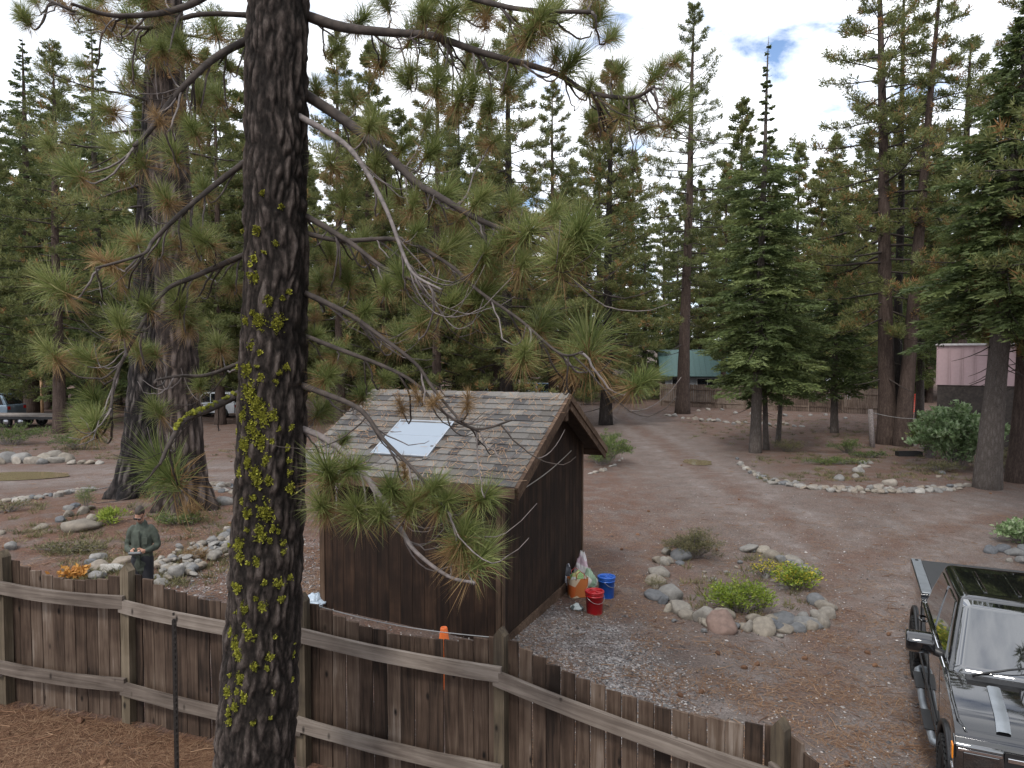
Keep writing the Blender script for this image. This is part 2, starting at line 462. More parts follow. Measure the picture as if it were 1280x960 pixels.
def ground_mat():
    m, n, l, b = newmat('ground_dirt')
    geo = n.new('ShaderNodeNewGeometry')
    zo = n.new('ShaderNodeAttribute'); zo.attribute_name = 'zone'
    sp = n.new('ShaderNodeSeparateColor'); l.new(zo.outputs['Color'], sp.inputs[0])
    def nz(scale, det=6, rough=.6, src=None):
        t = n.new('ShaderNodeTexNoise'); t.inputs['Scale'].default_value = scale; t.inputs['Detail'].default_value = det
        t.inputs['Roughness'].default_value = rough; l.new(src or geo.outputs['Position'], t.inputs['Vector']); return t
    def mix(f, a, c):
        t = n.new('ShaderNodeMixRGB')
        if hasattr(f, 'links'): l.new(f, t.inputs[0])
        else: t.inputs[0].default_value = f
        l.new(a, t.inputs[1]); l.new(c, t.inputs[2]); return t.outputs[0]
    n1, n2, n3 = nz(.9), nz(14, 8, .75), nz(60, 4)
    dirt = ramp(n, [(.28, (.072, .058, .053)), (.5, (.135, .113, .103)), (.72, (.23, .20, .185))]); l.new(n2.outputs[0], dirt.inputs[0])
    patch = ramp(n, [(.35, (.085, .066, .058)), (.65, (.19, .165, .152))]); l.new(n1.outputs[0], patch.inputs[0])
    base = mix(.45, dirt.outputs[0], patch.outputs[0])
    # packed wheel lanes: paler and smoother
    lane = ramp(n, [(.35, (.15, .13, .121)), (.65, (.24, .212, .20))]); l.new(nz(3, 6).outputs[0], lane.inputs[0])
    lm = n.new('ShaderNodeMath'); lm.operation = 'MULTIPLY'; l.new(sp.outputs[2], lm.inputs[0])
    lr = ramp(n, [(.35, (.25, .25, .25)), (.6, (.9, .9, .9))]); l.new(nz(1.4, 5).outputs[0], lr.inputs[0]); l.new(lr.outputs[0], lm.inputs[1])
    base = mix(lm.outputs[0], base, lane.outputs[0])
    # gravel: small stones of many greys
    vo = n.new('ShaderNodeTexVoronoi'); vo.inputs['Scale'].default_value = 34; l.new(geo.outputs['Position'], vo.inputs['Vector'])
    vs = n.new('ShaderNodeSeparateColor'); l.new(vo.outputs['Color'], vs.inputs[0])
    gr = ramp(n, [(0, (.09, .085, .088)), (.5, (.25, .24, .24)), (1, (.52, .50, .49))]); l.new(vs.outputs[0], gr.inputs[0])
    gmk = n.new('ShaderNodeMath'); gmk.operation = 'MULTIPLY'; l.new(sp.outputs[0], gmk.inputs[0])
    g2 = ramp(n, [(.38, (.1, .1, .1)), (.58, (1, 1, 1))]); l.new(nz(2.6, 7).outputs[0], g2.inputs[0]); l.new(g2.outputs[0], gmk.inputs[1])
    base = mix(gmk.outputs[0], base, gr.outputs[0])
    # orange needle litter
    lit = ramp(n, [(.3, (.036, .020, .015)), (.5, (.115, .058, .038)), (.75, (.23, .125, .08))]); l.new(nz(22, 9, .8).outputs[0], lit.inputs[0])
    lk = n.new('ShaderNodeMath'); lk.operation = 'MULTIPLY'; l.new(sp.outputs[1], lk.inputs[0])
    l2 = ramp(n, [(.36, (.25, .25, .25)), (.56, (1, 1, 1))]); l.new(nz(1.9, 7).outputs[0], l2.inputs[0]); l.new(l2.outputs[0], lk.inputs[1])
    base = mix(lk.outputs[0], base, lit.outputs[0])
    # grit: fine light and dark specks everywhere
    gn = nz(30, 9, .9); gq = ramp(n, [(.34, (.36, .36, .37)), (.5, (1, 1, 1)), (.64, (2.1, 2.05, 2.0))]); l.new(gn.outputs[0], gq.inputs[0])
    mu = n.new('ShaderNodeMixRGB'); mu.blend_type = 'MULTIPLY'; mu.inputs[0].default_value = .85; l.new(base, mu.inputs[1]); l.new(gq.outputs[0], mu.inputs[2]); base = mu.outputs[0]
    l.new(base, b.inputs['Base Color'])
    b.inputs['Roughness'].default_value = .93; b.inputs['Specular IOR Level'].default_value = .2
    ad = n.new('ShaderNodeMath'); ad.operation = 'ADD'; l.new(n2.outputs[0], ad.inputs[0]); l.new(n3.outputs[0], ad.inputs[1])
    bp = n.new('ShaderNodeBump'); bp.inputs['Strength'].default_value = .9; bp.inputs['Distance'].default_value = .03
    l.new(ad.outputs[0], bp.inputs['Height']); l.new(bp.outputs[0], b.inputs['Normal'])
    return m
M['ground'] = ground_mat()
gme = gm.mesh('ground', M['ground'], True)
zc = gme.color_attributes.new('zone', 'FLOAT_COLOR', 'POINT')
zon = np.zeros((len(GV), 4), np.float32); zon[:, 3] = 1
for i, (x, y, z) in enumerate(GV):
    if abs(x) > 60 or y > 120 or y < 0:
        zon[i, :3] = (0, .7, 0); continue
    p = Vector((x, y)); fs = fence_side(x, y) if y < 14 else 9
    if fs < 0:
        zon[i, :3] = (0, 1, 0); continue
    zon[i, 0] = max([sstep(r, r * .45, (p - c).length) for c, r in GRAVEL])
    ld = lane_d(p)
    zon[i, 2] = min(1, .45 * sstep(2.6 + y * .03, .8, ld) + .75 * math.exp(-((ld - .85) / .33) ** 2))
    zon[i, 1] = min(1, .28 + .40 * sstep(1.5, 4, ld) + .35 * math.exp(-(ld / .45) ** 2)) * (1 - .6 * zon[i, 0])
    if x < -3 and 11 < y < 21: zon[i, 1] = .85 * (1 - zon[i, 2])
zc.data.foreach_set('color', zon.ravel())
ground = link('ground', gme, kind='structure')

# --- loose cover: fallen needles, pebbles
def scatter(n, fn):
    P = []
    while len(P) < n:
        q = fn()
        if q: P.append(q)
    return np.array(P)

def flat_blades(mb, P, lo, hi, w, tone):
    n = len(P); a = RNG.uniform(0, 2 * np.pi, n); L = RNG.uniform(lo, hi, n)
    D = np.stack([np.cos(a) * L, np.sin(a) * L, RNG.normal(0, .05, n) * L], 1)
    S_ = np.stack([-np.sin(a), np.cos(a), np.zeros(n)], 1) * w / 2
    C = P + np.stack([-np.sin(a), np.cos(a), 0 * a], 1) * (RNG.normal(0, .05, n) * L)[:, None]
    V = np.stack([P - S_, P + S_, C + D * .5 + S_, C + D * .5 - S_, P + D + S_ * .5, P + D - S_ * .5], 1).reshape(-1, 3)
    b = np.arange(n)[:, None] * 6
    F = np.concatenate([b + np.array([[0, 1, 2, 3]]), b + np.array([[3, 2, 4, 5]])], 1).reshape(-1, 4)
    mb.add(V, F, 0, np.repeat(tone, 6))

def pt_screen(x0, x1, y0, y1, cond=None):
    def f():
        p = gp(rnd.uniform(x0, x1), rnd.uniform(y0, y1))
        if cond and not cond(p): return None
        return (p.x, p.y, p.z + rnd.uniform(.003, .014))
    return f

nb_ = MB()
P = scatter(13000, pt_screen(-60, 330, 820, 985, lambda p: fence_side(p.x, p.y) < -.05))
flat_blades(nb_, P, .10, .20, .0045, RNG.uniform(.0, .85, len(P)))
nb_.build('fallen_needles', M['litter'], label='orange carpet of fallen pine needles in front of the fence', cat='pine needles', kind='stuff')
nb_ = MB()
def clumpy(p):
    return fence_side(p.x, p.y) > .1 and noise.noise((p.x * 1.1, p.y * 1.1, 3)) > rnd.uniform(-.35, .5)
P = scatter(20000, pt_screen(640, 1290, 640, 985, clumpy))
flat_blades(nb_, P, .08, .18, .0065, RNG.uniform(.35, 1, len(P)))
P = scatter(10000, pt_screen(-20, 420, 610, 800, lambda p: fence_side(p.x, p.y) > .2 and noise.noise((p.x, p.y, 9)) > rnd.uniform(-.3, .5)))
flat_blades(nb_, P, .10, .2, .009, RNG.uniform(.3, 1, len(P)))
nb_.build('needle_litter', M['litter'], label='thin tan pine needles scattered over the dirt yard', cat='pine needles', kind='stuff')

M['pebble'] = leafmat('pebble', [(0, (.06, .055, .055)), (.5, (.19, .18, .175)), (1, (.46, .43, .41))], 0, .85)
pb = MB()
OCT = np.array([(1, 0, 0), (-1, 0, 0), (0, 1, 0), (0, -1, 0), (0, 0, .6), (0, 0, -.6)], float)
OF = np.array([(0, 2, 4), (2, 1, 4), (1, 3, 4), (3, 0, 4), (2, 0, 5), (1, 2, 5), (3, 1, 5), (0, 3, 5)])
def grav(p):
    if fence_side(p.x, p.y) < .15: return False
    d = max([sstep(r * 1.15, r * .4, (p.to_2d() - c).length) for c, r in GRAVEL])
    return rnd.random() < d + .12
P = scatter(13000, pt_screen(200, 1150, 600, 960, grav))
n = len(P); sc = RNG.uniform(.008, .02, n) * (1 + 1.0 * (RNG.random(n) > .97))
V = (OCT[None] * RNG.uniform(.6, 1.3, (n, 6, 1)) * sc[:, None, None])
a = RNG.uniform(0, 6.28, n); ca, sa = np.cos(a)[:, None], np.sin(a)[:, None]
V = np.stack([V[..., 0] * ca - V[..., 1] * sa, V[..., 0] * sa + V[..., 1] * ca, V[..., 2]], -1) + P[:, None]
pb.add(V.reshape(-1, 3), (np.arange(n)[:, None, None] * 6 + OF[None]).reshape(-1, 3), 0, np.repeat(RNG.random(n), 6))
pb.build('gravel', M['pebble'], label='loose grey gravel around the brown shed', cat='gravel', kind='stuff')

# twigs and cones dropped by the pines
tl = MB()
for P_, n_ in ((pt_screen(640, 1290, 560, 985, lambda p: fence_side(p.x, p.y) > .15), 420), (pt_screen(-30, 420, 560, 800, lambda p: fence_side(p.x, p.y) > .15), 260), (pt_screen(-30, 300, 830, 985, lambda p: fence_side(p.x, p.y) < -.1), 60)):
    for p in scatter(n_, P_):
        a = rnd.uniform(0, 6.28); L = rnd.uniform(.08, .38)
        if rnd.random() < .88:
            c2 = p + np.array([math.cos(a) * L * .5, math.sin(a) * L * .5, rnd.uniform(0, .02)]); a2 = a + rnd.gauss(0, .5)
            tl.tube([p, c2, c2 + np.array([math.cos(a2) * L * .5, math.sin(a2) * L * .5, rnd.uniform(-.01, .01)])], [.006, .005, .003], 4, 0, rnd.uniform(0, .7))
        else:
            tl.tube([p, p + np.array([math.cos(a) * .03, math.sin(a) * .03, .012]), p + np.array([math.cos(a) * .07, math.sin(a) * .07, .012]), p + np.array([math.cos(a) * .10, math.sin(a) * .10, .006])], [.012, .034, .030, .006], 7, 0, rnd.uniform(0, .4))
tl.build('twig_litter', M['litter'], label='small fallen twigs and cones scattered over the yard', cat='twigs', kind='stuff')

# dry grass and small weeds on the banks and in the beds
dg_ = MB(); gpts = []
for (x0, x1, y0, y1, n_, cond) in ((10, 300, 628, 735, 260, lambda p: fence_side(p.x, p.y) > .4 and noise.noise((p.x * .6, p.y * .6, 2)) > rnd.uniform(-.4, .4)), (940, 1215, 560, 604, 240, lambda p: noise.noise((p.x * .5, p.y * .5, 7)) > rnd.uniform(-.3, .4)), (-20, 300, 556, 575, 140, None), (860, 1100, 525, 550, 110, None), (850, 1010, 695, 775, 60, None), (640, 1280, 520, 560, 80, lambda p: lane_d(p.to_2d()) > 3)):
    for p in scatter(n_, pt_screen(x0, x1, y0, y1, cond)): gpts.append(p)
gpts = np.array(gpts); nbg = 22; n = len(gpts)
a = RNG.uniform(0, 6.28, (n, nbg)); rr_g = RNG.random((n, nbg)) * .13
P = gpts[:, None] + np.stack([np.cos(a) * rr_g, np.sin(a) * rr_g, np.full((n, nbg), -.01)], -1)
D = np.stack([np.cos(a) * RNG.uniform(.1, .9, (n, nbg)), np.sin(a) * RNG.uniform(.1, .9, (n, nbg)), RNG.uniform(.5, 1.2, (n, nbg))], -1) * RNG.uniform(.06, .2, (n, nbg, 1))
dg_.blades(P.reshape(-1, 3), D.reshape(-1, 3), .011, np.clip(np.repeat(RNG.random(n), nbg) * .7 + RNG.random(n * nbg) * .4, 0, 1), bend=.2)
dg_.build('dry_grass', M['shrub_dry'], label='thin dry grass and weeds on the banks and planting beds', cat='grass', kind='stuff')

# puddles in the tracks
wm, wn, wl, wb = newmat('puddle_water')
wb.inputs['Base Color'].default_value = (.19, .15, .09, 1); wb.inputs['Roughness'].default_value = .07; wb.inputs['Specular IOR Level'].default_value = .8
def puddle(cx, cy, rx, ry, seed):
    c = gp(cx, cy); mb = MB(); V = [(0, 0, 0)]
    zmax = -9
    for k in range(40):
        t = k / 40 * 6.283
        f = 1 + .3 * noise.noise((math.cos(t) * 1.6, math.sin(t) * 1.6, seed))
        x, y = c.x + math.cos(t) * rx * f, c.y + math.sin(t) * ry * f
        zmax = max(zmax, gz(x, y)); V.append((x - c.x, y - c.y, 0))
    mb.add(V, [(0, k + 1, (k + 1) % 40 + 1) for k in range(40)])
    mb.build('puddle', wm, loc=(c.x, c.y, zmax + .004), kind='structure')
puddle(872, 578, .55, .8, 2.0)
puddle(22, 596, 1.7, .9, 5.0)
# ------------------------------------------------------------------ near fence
M['board'] = wood('board', [(.22, (.016, .010, .007)), (.45, (.052, .033, .023)), (.68, (.098, .069, .051)), (1.0, (.23, .19, .16))], (26, 26, 1.3), objvar=.36)
M['rail'] = wood('rail', [(.2, (.05, .038, .031)), (.5, (.12, .097, .081)), (.8, (.22, .187, .16))], (1.2, 26, 26), objvar=.25)
M['post'] = wood('post', [(.2, (.035, .027, .02)), (.5, (.09, .07, .047)), (.8, (.18, .145, .105))], (22, 22, 1.2), objvar=.25)
FN = thing('wooden_fence', 'weathered brown board fence with scalloped top across the foreground', 'fence', (FENCE[2].x, FENCE[2].y, gz(*FENCE[2])))
FO = FN.location.copy()
def board_mesh(seed, w):
    bm = bmesh.new(); rr = random.Random(seed)
    h = 1.95; N = 6
    for k in range(N + 1):
        z = -h + h * k / N
        dx, dy = rr.uniform(-.003, .003), rr.uniform(-.004, .004)
        for (x, y) in ((-w / 2, -.009), (w / 2, -.009), (w / 2, .009), (-w / 2, .009)):
            bm.verts.new((x + dx, y + dy, z + (rr.uniform(-.006, .006) if k == N else 0)))
    bm.verts.ensure_lookup_table(); v = bm.verts
    for k in range(N):
        for j in range(4):
            a, b_ = k * 4 + j, k * 4 + (j + 1) % 4
            bm.faces.new((v[a], v[b_], v[b_ + 4], v[a + 4]))
    bm.faces.new((v[3], v[2], v[1], v[0])); t = N * 4; bm.faces.new((v[t], v[t + 1], v[t + 2], v[t + 3]))
    me = bpy.data.meshes.new('board'); bm.to_mesh(me); bm.free(); me.materials.append(M['board']); return me
BOARDS = [board_mesh(s, .138) for s in range(5)]
def post_mesh(h, w=.105, peak=.07):
    mb = MB(); a = w / 2
    V = [(-a, -a, -.4), (a, -a, -.4), (a, a, -.4), (-a, a, -.4), (-a, -a, h - peak), (a, -a, h - peak), (a, a, h - peak), (-a, a, h - peak), (0, -a, h), (0, a, h)]
    mb.add(V, [(0, 1, 5, 4), (1, 2, 6, 5), (2, 3, 7, 6), (3, 0, 4, 7), (3, 2, 1, 0), (5, 6, 9, 8), (7, 4, 8, 9)])
    mb.add(V, [(4, 5, 8), (6, 7, 9)])
    return mb.mesh('post', M['post'])
POSTM = post_mesh(POST_H)
for i, p in enumerate(FENCE):
    a = FENCE[max(0, i - 1)]; b = FENCE[min(len(FENCE) - 1, i + 1)]
    ang = math.atan2(b.y - a.y, b.x - a.x)
    nrm = Vector((math.sin(ang), -math.cos(ang)))
    q = p + nrm * .0
    link('post', POSTM, FN, (q.x - FO.x, q.y - FO.y, gz(*p) - FO.z), (rnd.uniform(-.012, .012), rnd.uniform(-.012, .012), ang))
for i in range(len(FENCE) - 1):
    a, b = FENCE[i], FENCE[i + 1]
    d = b - a; L = d.length; ang = math.atan2(d.y, d.x); nrm = Vector((math.sin(ang), -math.cos(ang)))
    ga, gb = gz(*a), gz(*b)
    nbd = max(1, round(L / .146)); w = L / nbd
    for k in range(nbd):
        t = (k + .5) / nbd
        sag = .17 * (1 - (2 * t - 1) ** 2)
        top = ga + (gb - ga) * t + POST_H - .10 - sag
        c = a + d * t - nrm * .067
        link('board', BOARDS[rnd.randrange(5)], FN, (c.x - FO.x, c.y - FO.y, top - FO.z + rnd.uniform(-.006, .006)), (rnd.uniform(-.01, .01), rnd.uniform(-.006, .006), ang + rnd.uniform(-.02, .02)), (w / .146 * (rnd.uniform(.985, 1.02) if i < 4 else rnd.uniform(.945, .985)), 1, 1))
    for hz, dd in ((POST_H - .42, 0), (.42, .0)):
        mb = MB(); N = 10; V = []
        for k in range(N + 1):
            t = -.012 + (1.024) * k / N; z = -.03 * (1 - (2 * t - 1) ** 2)
            for (yy, zz) in ((-.022, -.068), (.022, -.068), (.022, .068), (-.022, .068)):
                V.append((t * L, yy + rnd.uniform(-.001, .001), zz + z + rnd.uniform(-.002, .002)))
        F = [(k * 4 + j, k * 4 + (j + 1) % 4, k * 4 + 4 + (j + 1) % 4, k * 4 + 4 + j) for k in range(N) for j in range(4)] + [(3, 2, 1, 0), (N * 4, N * 4 + 1, N * 4 + 2, N * 4 + 3)]
        mb.add(V, F)
        o = a + nrm * (.077 + (.004 if i % 2 else 0))
        slope = math.atan2(gb - ga, L)
        rl = mb.build('rail', M['rail'], FN, loc=(o.x - FO.x, o.y - FO.y, ga + hz - FO.z + (.03 if i % 2 else -.015)), rot=(0, -slope, ang))
# steel stake beside the fence
st = gp(222, 1010)
tp = at(222, 775, st.y)
mb = MB(); hs = tp.z - st.z
mb.box((-.02, -.004, -.3), (.02, .004, hs)); mb.box((-.004, .004, -.3), (.004, .03, hs))
for k in range(int(hs / .055)):
    mb.box((-.008, -.014, .1 + k * .055), (.008, -.004, .125 + k * .055))
mb.build('steel_stake', plain('stake_steel', (.022, .018, .016), .6, .4), loc=(st.x, st.y, st.z), label='dark studded steel stake standing in front of the fence', cat='stake')
# rope strung from the middle post to the left
rp = MB(); A_ = at(378, 752, FENCE[3].y + .16); B_ = at(620, 797, FENCE[4].y + .12)
pts = [A_.lerp(B_, t) + Vector((0, 0, -.06 * math.sin(math.pi * t))) for t in np.linspace(0, 1, 14)]
rp.tube(pts, .005, 5); rp.build('cord', plain('cord_grey', (.2, .2, .2), .7), label='thin grey cord strung along the top of the board fence', cat='cord')

# ------------------------------------------------------------------ shed
TH = math.atan2(-.3865, .9225)
SX, SY, SB, SD = -.15, 10.27, 3.15, 3.88
RIDGE_Y, RIDGE_Z, EAVE_Z, OV = SD / 2, 3.56, 2.40, .36
SH = thing('shed', 'small dark brown wooden shed with grey shingle gable roof behind the fence', 'shed', (SX, SY, 0), TH)
shM = Matrix.Translation((SX, SY, 0)) @ Matrix.Rotation(TH, 4, 'Z'); shI = shM.inverted()
M['siding'] = wood('siding', [(.25, (.008, .0045, .003)), (.5, (.019, .0105, .007)), (.7, (.04, .022, .0135)), (1.0, (.085, .054, .036))], (14, 14, .8), bump=.6, knots=False, objvar=.1)
M['trim'] = wood('trim', [(.2, (.035, .022, .015)), (.5, (.085, .052, .034)), (.8, (.17, .115, .08))], (3, 16, 16), knots=False, objvar=.25)
M['trim_v'] = wood('trim_v', [(.2, (.03, .02, .014)), (.5, (.075, .047, .031)), (.8, (.14, .095, .066))], (16, 16, 1.5), knots=False, objvar=.2)
z0 = -.25
SLOPE = math.atan2(RIDGE_Z - EAVE_Z, RIDGE_Y + OV)
def roof_z(y): return EAVE_Z + (min(y, SD - y) + OV) * math.tan(SLOPE)
# siding boards 0.2 m wide with a groove between them, each its own board
def siding(x0, x1, axis):
    nb = round((x1 - x0) / .205); w = (x1 - x0) / nb
    for k in range(nb):
        a, b = x0 + k * w + .0025, x0 + (k + 1) * w - .0025
        mb = MB()
        if axis == 'front':
            h = roof_z(0) - .03
            mb.box((a, -.012, z0), (b, .012, h)); mb.build('siding_board', M['siding'], WF)
        else:
            ha, hb = roof_z(a) - .06, roof_z(b) - .06
            pk = a < SD / 2 < b
            V = [(-.012, a, z0), (.012, a, z0), (.012, b, z0), (-.012, b, z0), (-.012, a, ha), (.012, a, ha), (.012, b, hb), (-.012, b, hb)]
            mb.add(V, [(0, 3, 2, 1), (4, 5, 6, 7), (0, 1, 5, 4), (1, 2, 6, 5), (2, 3, 7, 6), (3, 0, 4, 7)])
            mb.build('siding_board', M['siding'], WR)
core = MB(); ins = .016
prism(core, [(ins, z0), (SD - ins, z0), (SD - ins, roof_z(SD) - .1), (SD / 2, RIDGE_Z - .12), (ins, roof_z(0) - .1)], -SB + ins, -ins)
core.build('wall_core', M['siding'], SH)
wf = MB(); wf.box((-SB, -.004, z0), (-.0, .004, roof_z(0) - .05)); WF = wf.build('front_wall', M['siding'], SH)
wr = MB(); prism(wr, [(0, z0), (SD, z0), (SD, roof_z(SD) - .07), (SD / 2, RIDGE_Z - .09), (0, roof_z(0) - .07)], -.004, .004); WR = wr.build('gable_wall', M['siding'], SH)
siding(-SB, -.01, 'front'); siding(.01, SD, 'side')
tr = MB(); tr.box((-.075, -.032, z0), (.0, -.014, roof_z(0) - .05)); tr.build('corner_trim', M['trim_v'], SH)
tr = MB(); tr.box((.014, -.032, z0), (.032, .06, roof_z(0) - .08)); tr.build('corner_trim', M['trim_v'], SH)
tr = MB(); tr.box((.014, SD - .06, z0), (.032, SD + .01, roof_z(SD) - .08)); tr.build('corner_trim', M['trim_v'], SH)
tr = MB(); tr.box((-SB - .03, -.032, z0), (-SB + .06, -.014, roof_z(0) - .05)); tr.build('corner_trim', M['trim_v'], SH)
tr = MB(); tr.box((.014, .07, z0), (.04, SD - .07, .10)); tr.build('base_board', M['trim'], SH)
# roof: deck slopes, boards at the edges, shingles
RX0, RX1 = -SB - OV, OV
SL = (RIDGE_Y + OV) / math.cos(SLOPE)
def slope_frame(front=True):
    """x along the eave, y up the slope, z out of the roof"""
    if front:
        return Matrix.Translation((0, -OV, EAVE_Z)) @ Matrix.Rotation(SLOPE, 4, 'X')
    return Matrix.Translation((0, SD + OV, EAVE_Z)) @ Matrix.Rotation(math.pi, 4, 'Z') @ Matrix.Rotation(SLOPE, 4, 'X')
RF = thing('roof', None, None); RF.parent = SH
M['deck'] = plain('roof_deck', (.05, .035, .026), .9, var=.3)
for fr in (True, False):
    mb = MB(); X0, X1 = (RX0, RX1) if fr else (-RX1, -RX0)
    mb.box((X0 + .02, .01, -.03), (X1 - .02, SL - (.001 if fr else .012), -.004), M=slope_frame(fr)); mb.build('roof_deck', M['deck'], RF)
shingle_m, n, l, b = newmat('shingle')
oi = n.new('ShaderNodeObjectInfo'); rr_ = ramp(n, [(0, (.045, .043, .044)), (.3, (.095, .09, .087)), (.55, (.14, .131, .122)), (.75, (.08, .071, .063)), (1, (.17, .16, .147))]); l.new(oi.outputs['Random'], rr_.inputs[0])
tx = n.new('ShaderNodeTexNoise'); tx.inputs['Scale'].default_value = 60; tx.inputs['Detail'].default_value = 6; co = n.new('ShaderNodeTexCoord'); l.new(co.outputs['Object'], tx.inputs[0])
mm = n.new('ShaderNodeMixRGB'); mm.blend_type = 'OVERLAY'; mm.inputs[0].default_value = .6; l.new(rr_.outputs[0], mm.inputs[1]); l.new(tx.outputs[0], mm.inputs[2]); l.new(mm.outputs[0], b.inputs['Base Color'])
b.inputs['Roughness'].default_value = .92; b.inputs['Specular IOR Level'].default_value = .25
bp = n.new('ShaderNodeBump'); bp.inputs['Strength'].default_value = .5; bp.inputs['Distance'].default_value = .004; l.new(tx.outputs[0], bp.inputs['Height']); l.new(bp.outputs[0], b.inputs['Normal'])
def shingle_mesh(w, e):
    mb = MB(); mb.add([(0, 0, .006), (w - .004, 0, .006), (w - .004, e * 1.25, -.003), (0, e * 1.25, -.003), (0, 0, .025), (w - .004, 0, .025), (w - .004, e * 1.25, .003), (0, e * 1.25, .003)],
                      [(3, 2, 1, 0), (4, 5, 6, 7), (0, 1, 5, 4), (1, 2, 6, 5), (2, 3, 7, 6), (3, 0, 4, 7)])
    return mb.mesh('shingle', shingle_m)
NC = 15; EX = (SL - .02) / NC
WID = [.16, .20, .23, .26, .30]; SHM = [shingle_mesh(w, EX) for w in WID]
# skylight place from the picture
def on_roof(px, py):
    A = shI @ Vector((0, 0, CAM_H)); D = (shI.to_3x3() @ ray(px, py))
    F = slope_frame().inverted(); A = F @ A; D = F.to_3x3() @ D
    t = -A.z / D.z; return A + D * t
sk = [on_roof(*q) for q in ((497, 526), (568, 528), (536, 571), (466, 569))]
kx0, kx1 = (sk[0].x + sk[3].x) / 2, (sk[1].x + sk[2].x) / 2; ky0, ky1 = (sk[2].y + sk[3].y) / 2, (sk[0].y + sk[1].y) / 2
print('skylight', [tuple(round(c, 2) for c in q) for q in sk])
fr_ = slope_frame()
eu = fr_.to_euler()
for c in range(NC):
    x = RX0 - rnd.uniform(0, .15); y = c * EX - .02
    while x < RX1 - .01:
        k = rnd.randrange(5); w = WID[k]
        x1 = min(x + w, RX1)
        xs0 = max(x, RX0)
        if not (kx0 - .02 < (xs0 + x1) / 2 < kx1 + .02 and ky0 - .05 < y + EX * .5 < ky1 + .02):
            if x1 - xs0 > .03:
                p = fr_ @ Vector((xs0, y, rnd.uniform(0, .003)))
                link('shingle', SHM[k], RF, p, (eu.x + rnd.uniform(-.006, .006), 0, rnd.uniform(-.004, .004)), ((x1 - xs0) / w, 1, 1))
        x += w
mb = MB(); bk = slope_frame(False)
for c in range(NC):
    mb.box((-RX1, c * EX - .02, .001), (-RX0, c * EX + EX * 1.05, .012), M=bk @ Matrix.Translation((0, 0, 0)) )
mb.build('back_shingles', shingle_m, RF, kind='stuff')
for k in range(13):
    mb = MB(); w = (RX1 - RX0) / 13; mb.add([(RX0 + k * w, RIDGE_Y - .13, RIDGE_Z - .048), (RX0 + (k + 1) * w + .02, RIDGE_Y - .13, RIDGE_Z - .042), (RX0 + k * w, RIDGE_Y, RIDGE_Z + .022), (RX0 + (k + 1) * w + .02, RIDGE_Y, RIDGE_Z + .030), (RX0 + k * w, RIDGE_Y + .13, RIDGE_Z - .048), (RX0 + (k + 1) * w + .02, RIDGE_Y + .13, RIDGE_Z - .042)], [(0, 1, 3, 2), (2, 3, 5, 4)]); mb.build('ridge_shingle', shingle_m, RF)
mb = MB(); mb.box((RX0, -.028, -.15), (RX1 + .0, .0, -.006), M=Matrix.Translation((0, -OV, EAVE_Z))); mb.build('fascia', M['trim'], RF)
mb = MB(); mb.box((RX0, .0, -.15), (RX1, .028, -.006), M=Matrix.Translation((0, SD + OV, EAVE_Z))); mb.build('fascia', M['trim'], RF)
for fr in (True, False):
    for (e, t0, h0, h1) in ((1, .03, -.20, -.02), (1, .055, -.09, .012)):
        mb = MB(); X = RX1 if fr else -RX1 - t0
        mb.box((X, -.03, h0), (X + t0, SL + (.0 if fr else -.001), h1), M=slope_frame(fr)); mb.build('rake_board', M['trim'], RF)
    mb = MB(); X = RX0 - .03 if fr else -RX0
    mb.box((X, -.03, -.17), (X + .03, SL, -.0), M=slope_frame(fr)); mb.build('rake_board', M['trim'], RF)
mb = MB(); mb.box((-.1, RIDGE_Y - .07, RIDGE_Z - .44), (OV - .02, RIDGE_Y + .07, RIDGE_Z - .27)); mb.build('ridge_beam', M['trim'], SH)
mb = MB(); p0 = (.04, .55, 2.16); p1 = (.04, 3.1, 2.47)
mb.tube([Vector(p0).lerp(Vector(p1), t) - Vector((0, 0, .05 * math.sin(3.14 * t))) for t in np.linspace(0, 1, 8)], .009, 5); mb.build('cable', plain('cable', (.3, .27, .24), .6), SH)
# skylight
gls, n, l, b = newmat('skylight_panel'); b.inputs['Base Color'].default_value = (.22, .26, .31, 1); b.inputs['Roughness'].default_value = .5; b.inputs['Specular IOR Level'].default_value = .6
SKY = thing('skylight', None, None); SKY.parent = RF
mb = MB()
for lo, hi in (((kx0, ky0, .002), (kx1, ky0 + .03, .027)), ((kx0, ky1 - .03, .002), (kx1, ky1, .027)), ((kx0, ky0 + .03, .002), (kx0 + .03, ky1 - .03, .027)), ((kx1 - .03, ky0 + .03, .002), (kx1, ky1 - .03, .027))):
    mb.box(lo, hi, M=fr_)
mb.build('skylight_frame', plain('alu', (.3, .33, .37), .5, .3), SKY)
ym = (ky0 + ky1) / 2 + .05
for a, b2 in ((ky0 + .03, ym - .006), (ym + .006, ky1 - .03)):
    mb = MB(); mb.box((kx0 + .03, a, .0), (kx1 - .03, b2, .022), M=fr_); mb.build('pane', gls, SKY)
mb = MB(); mb.box((kx0 + .03, ym - .006, .0), (kx1 - .03, ym + .006, .019), M=fr_); mb.build('glazing_bar', plain('alu_d', (.3, .33, .37), .5), SKY)
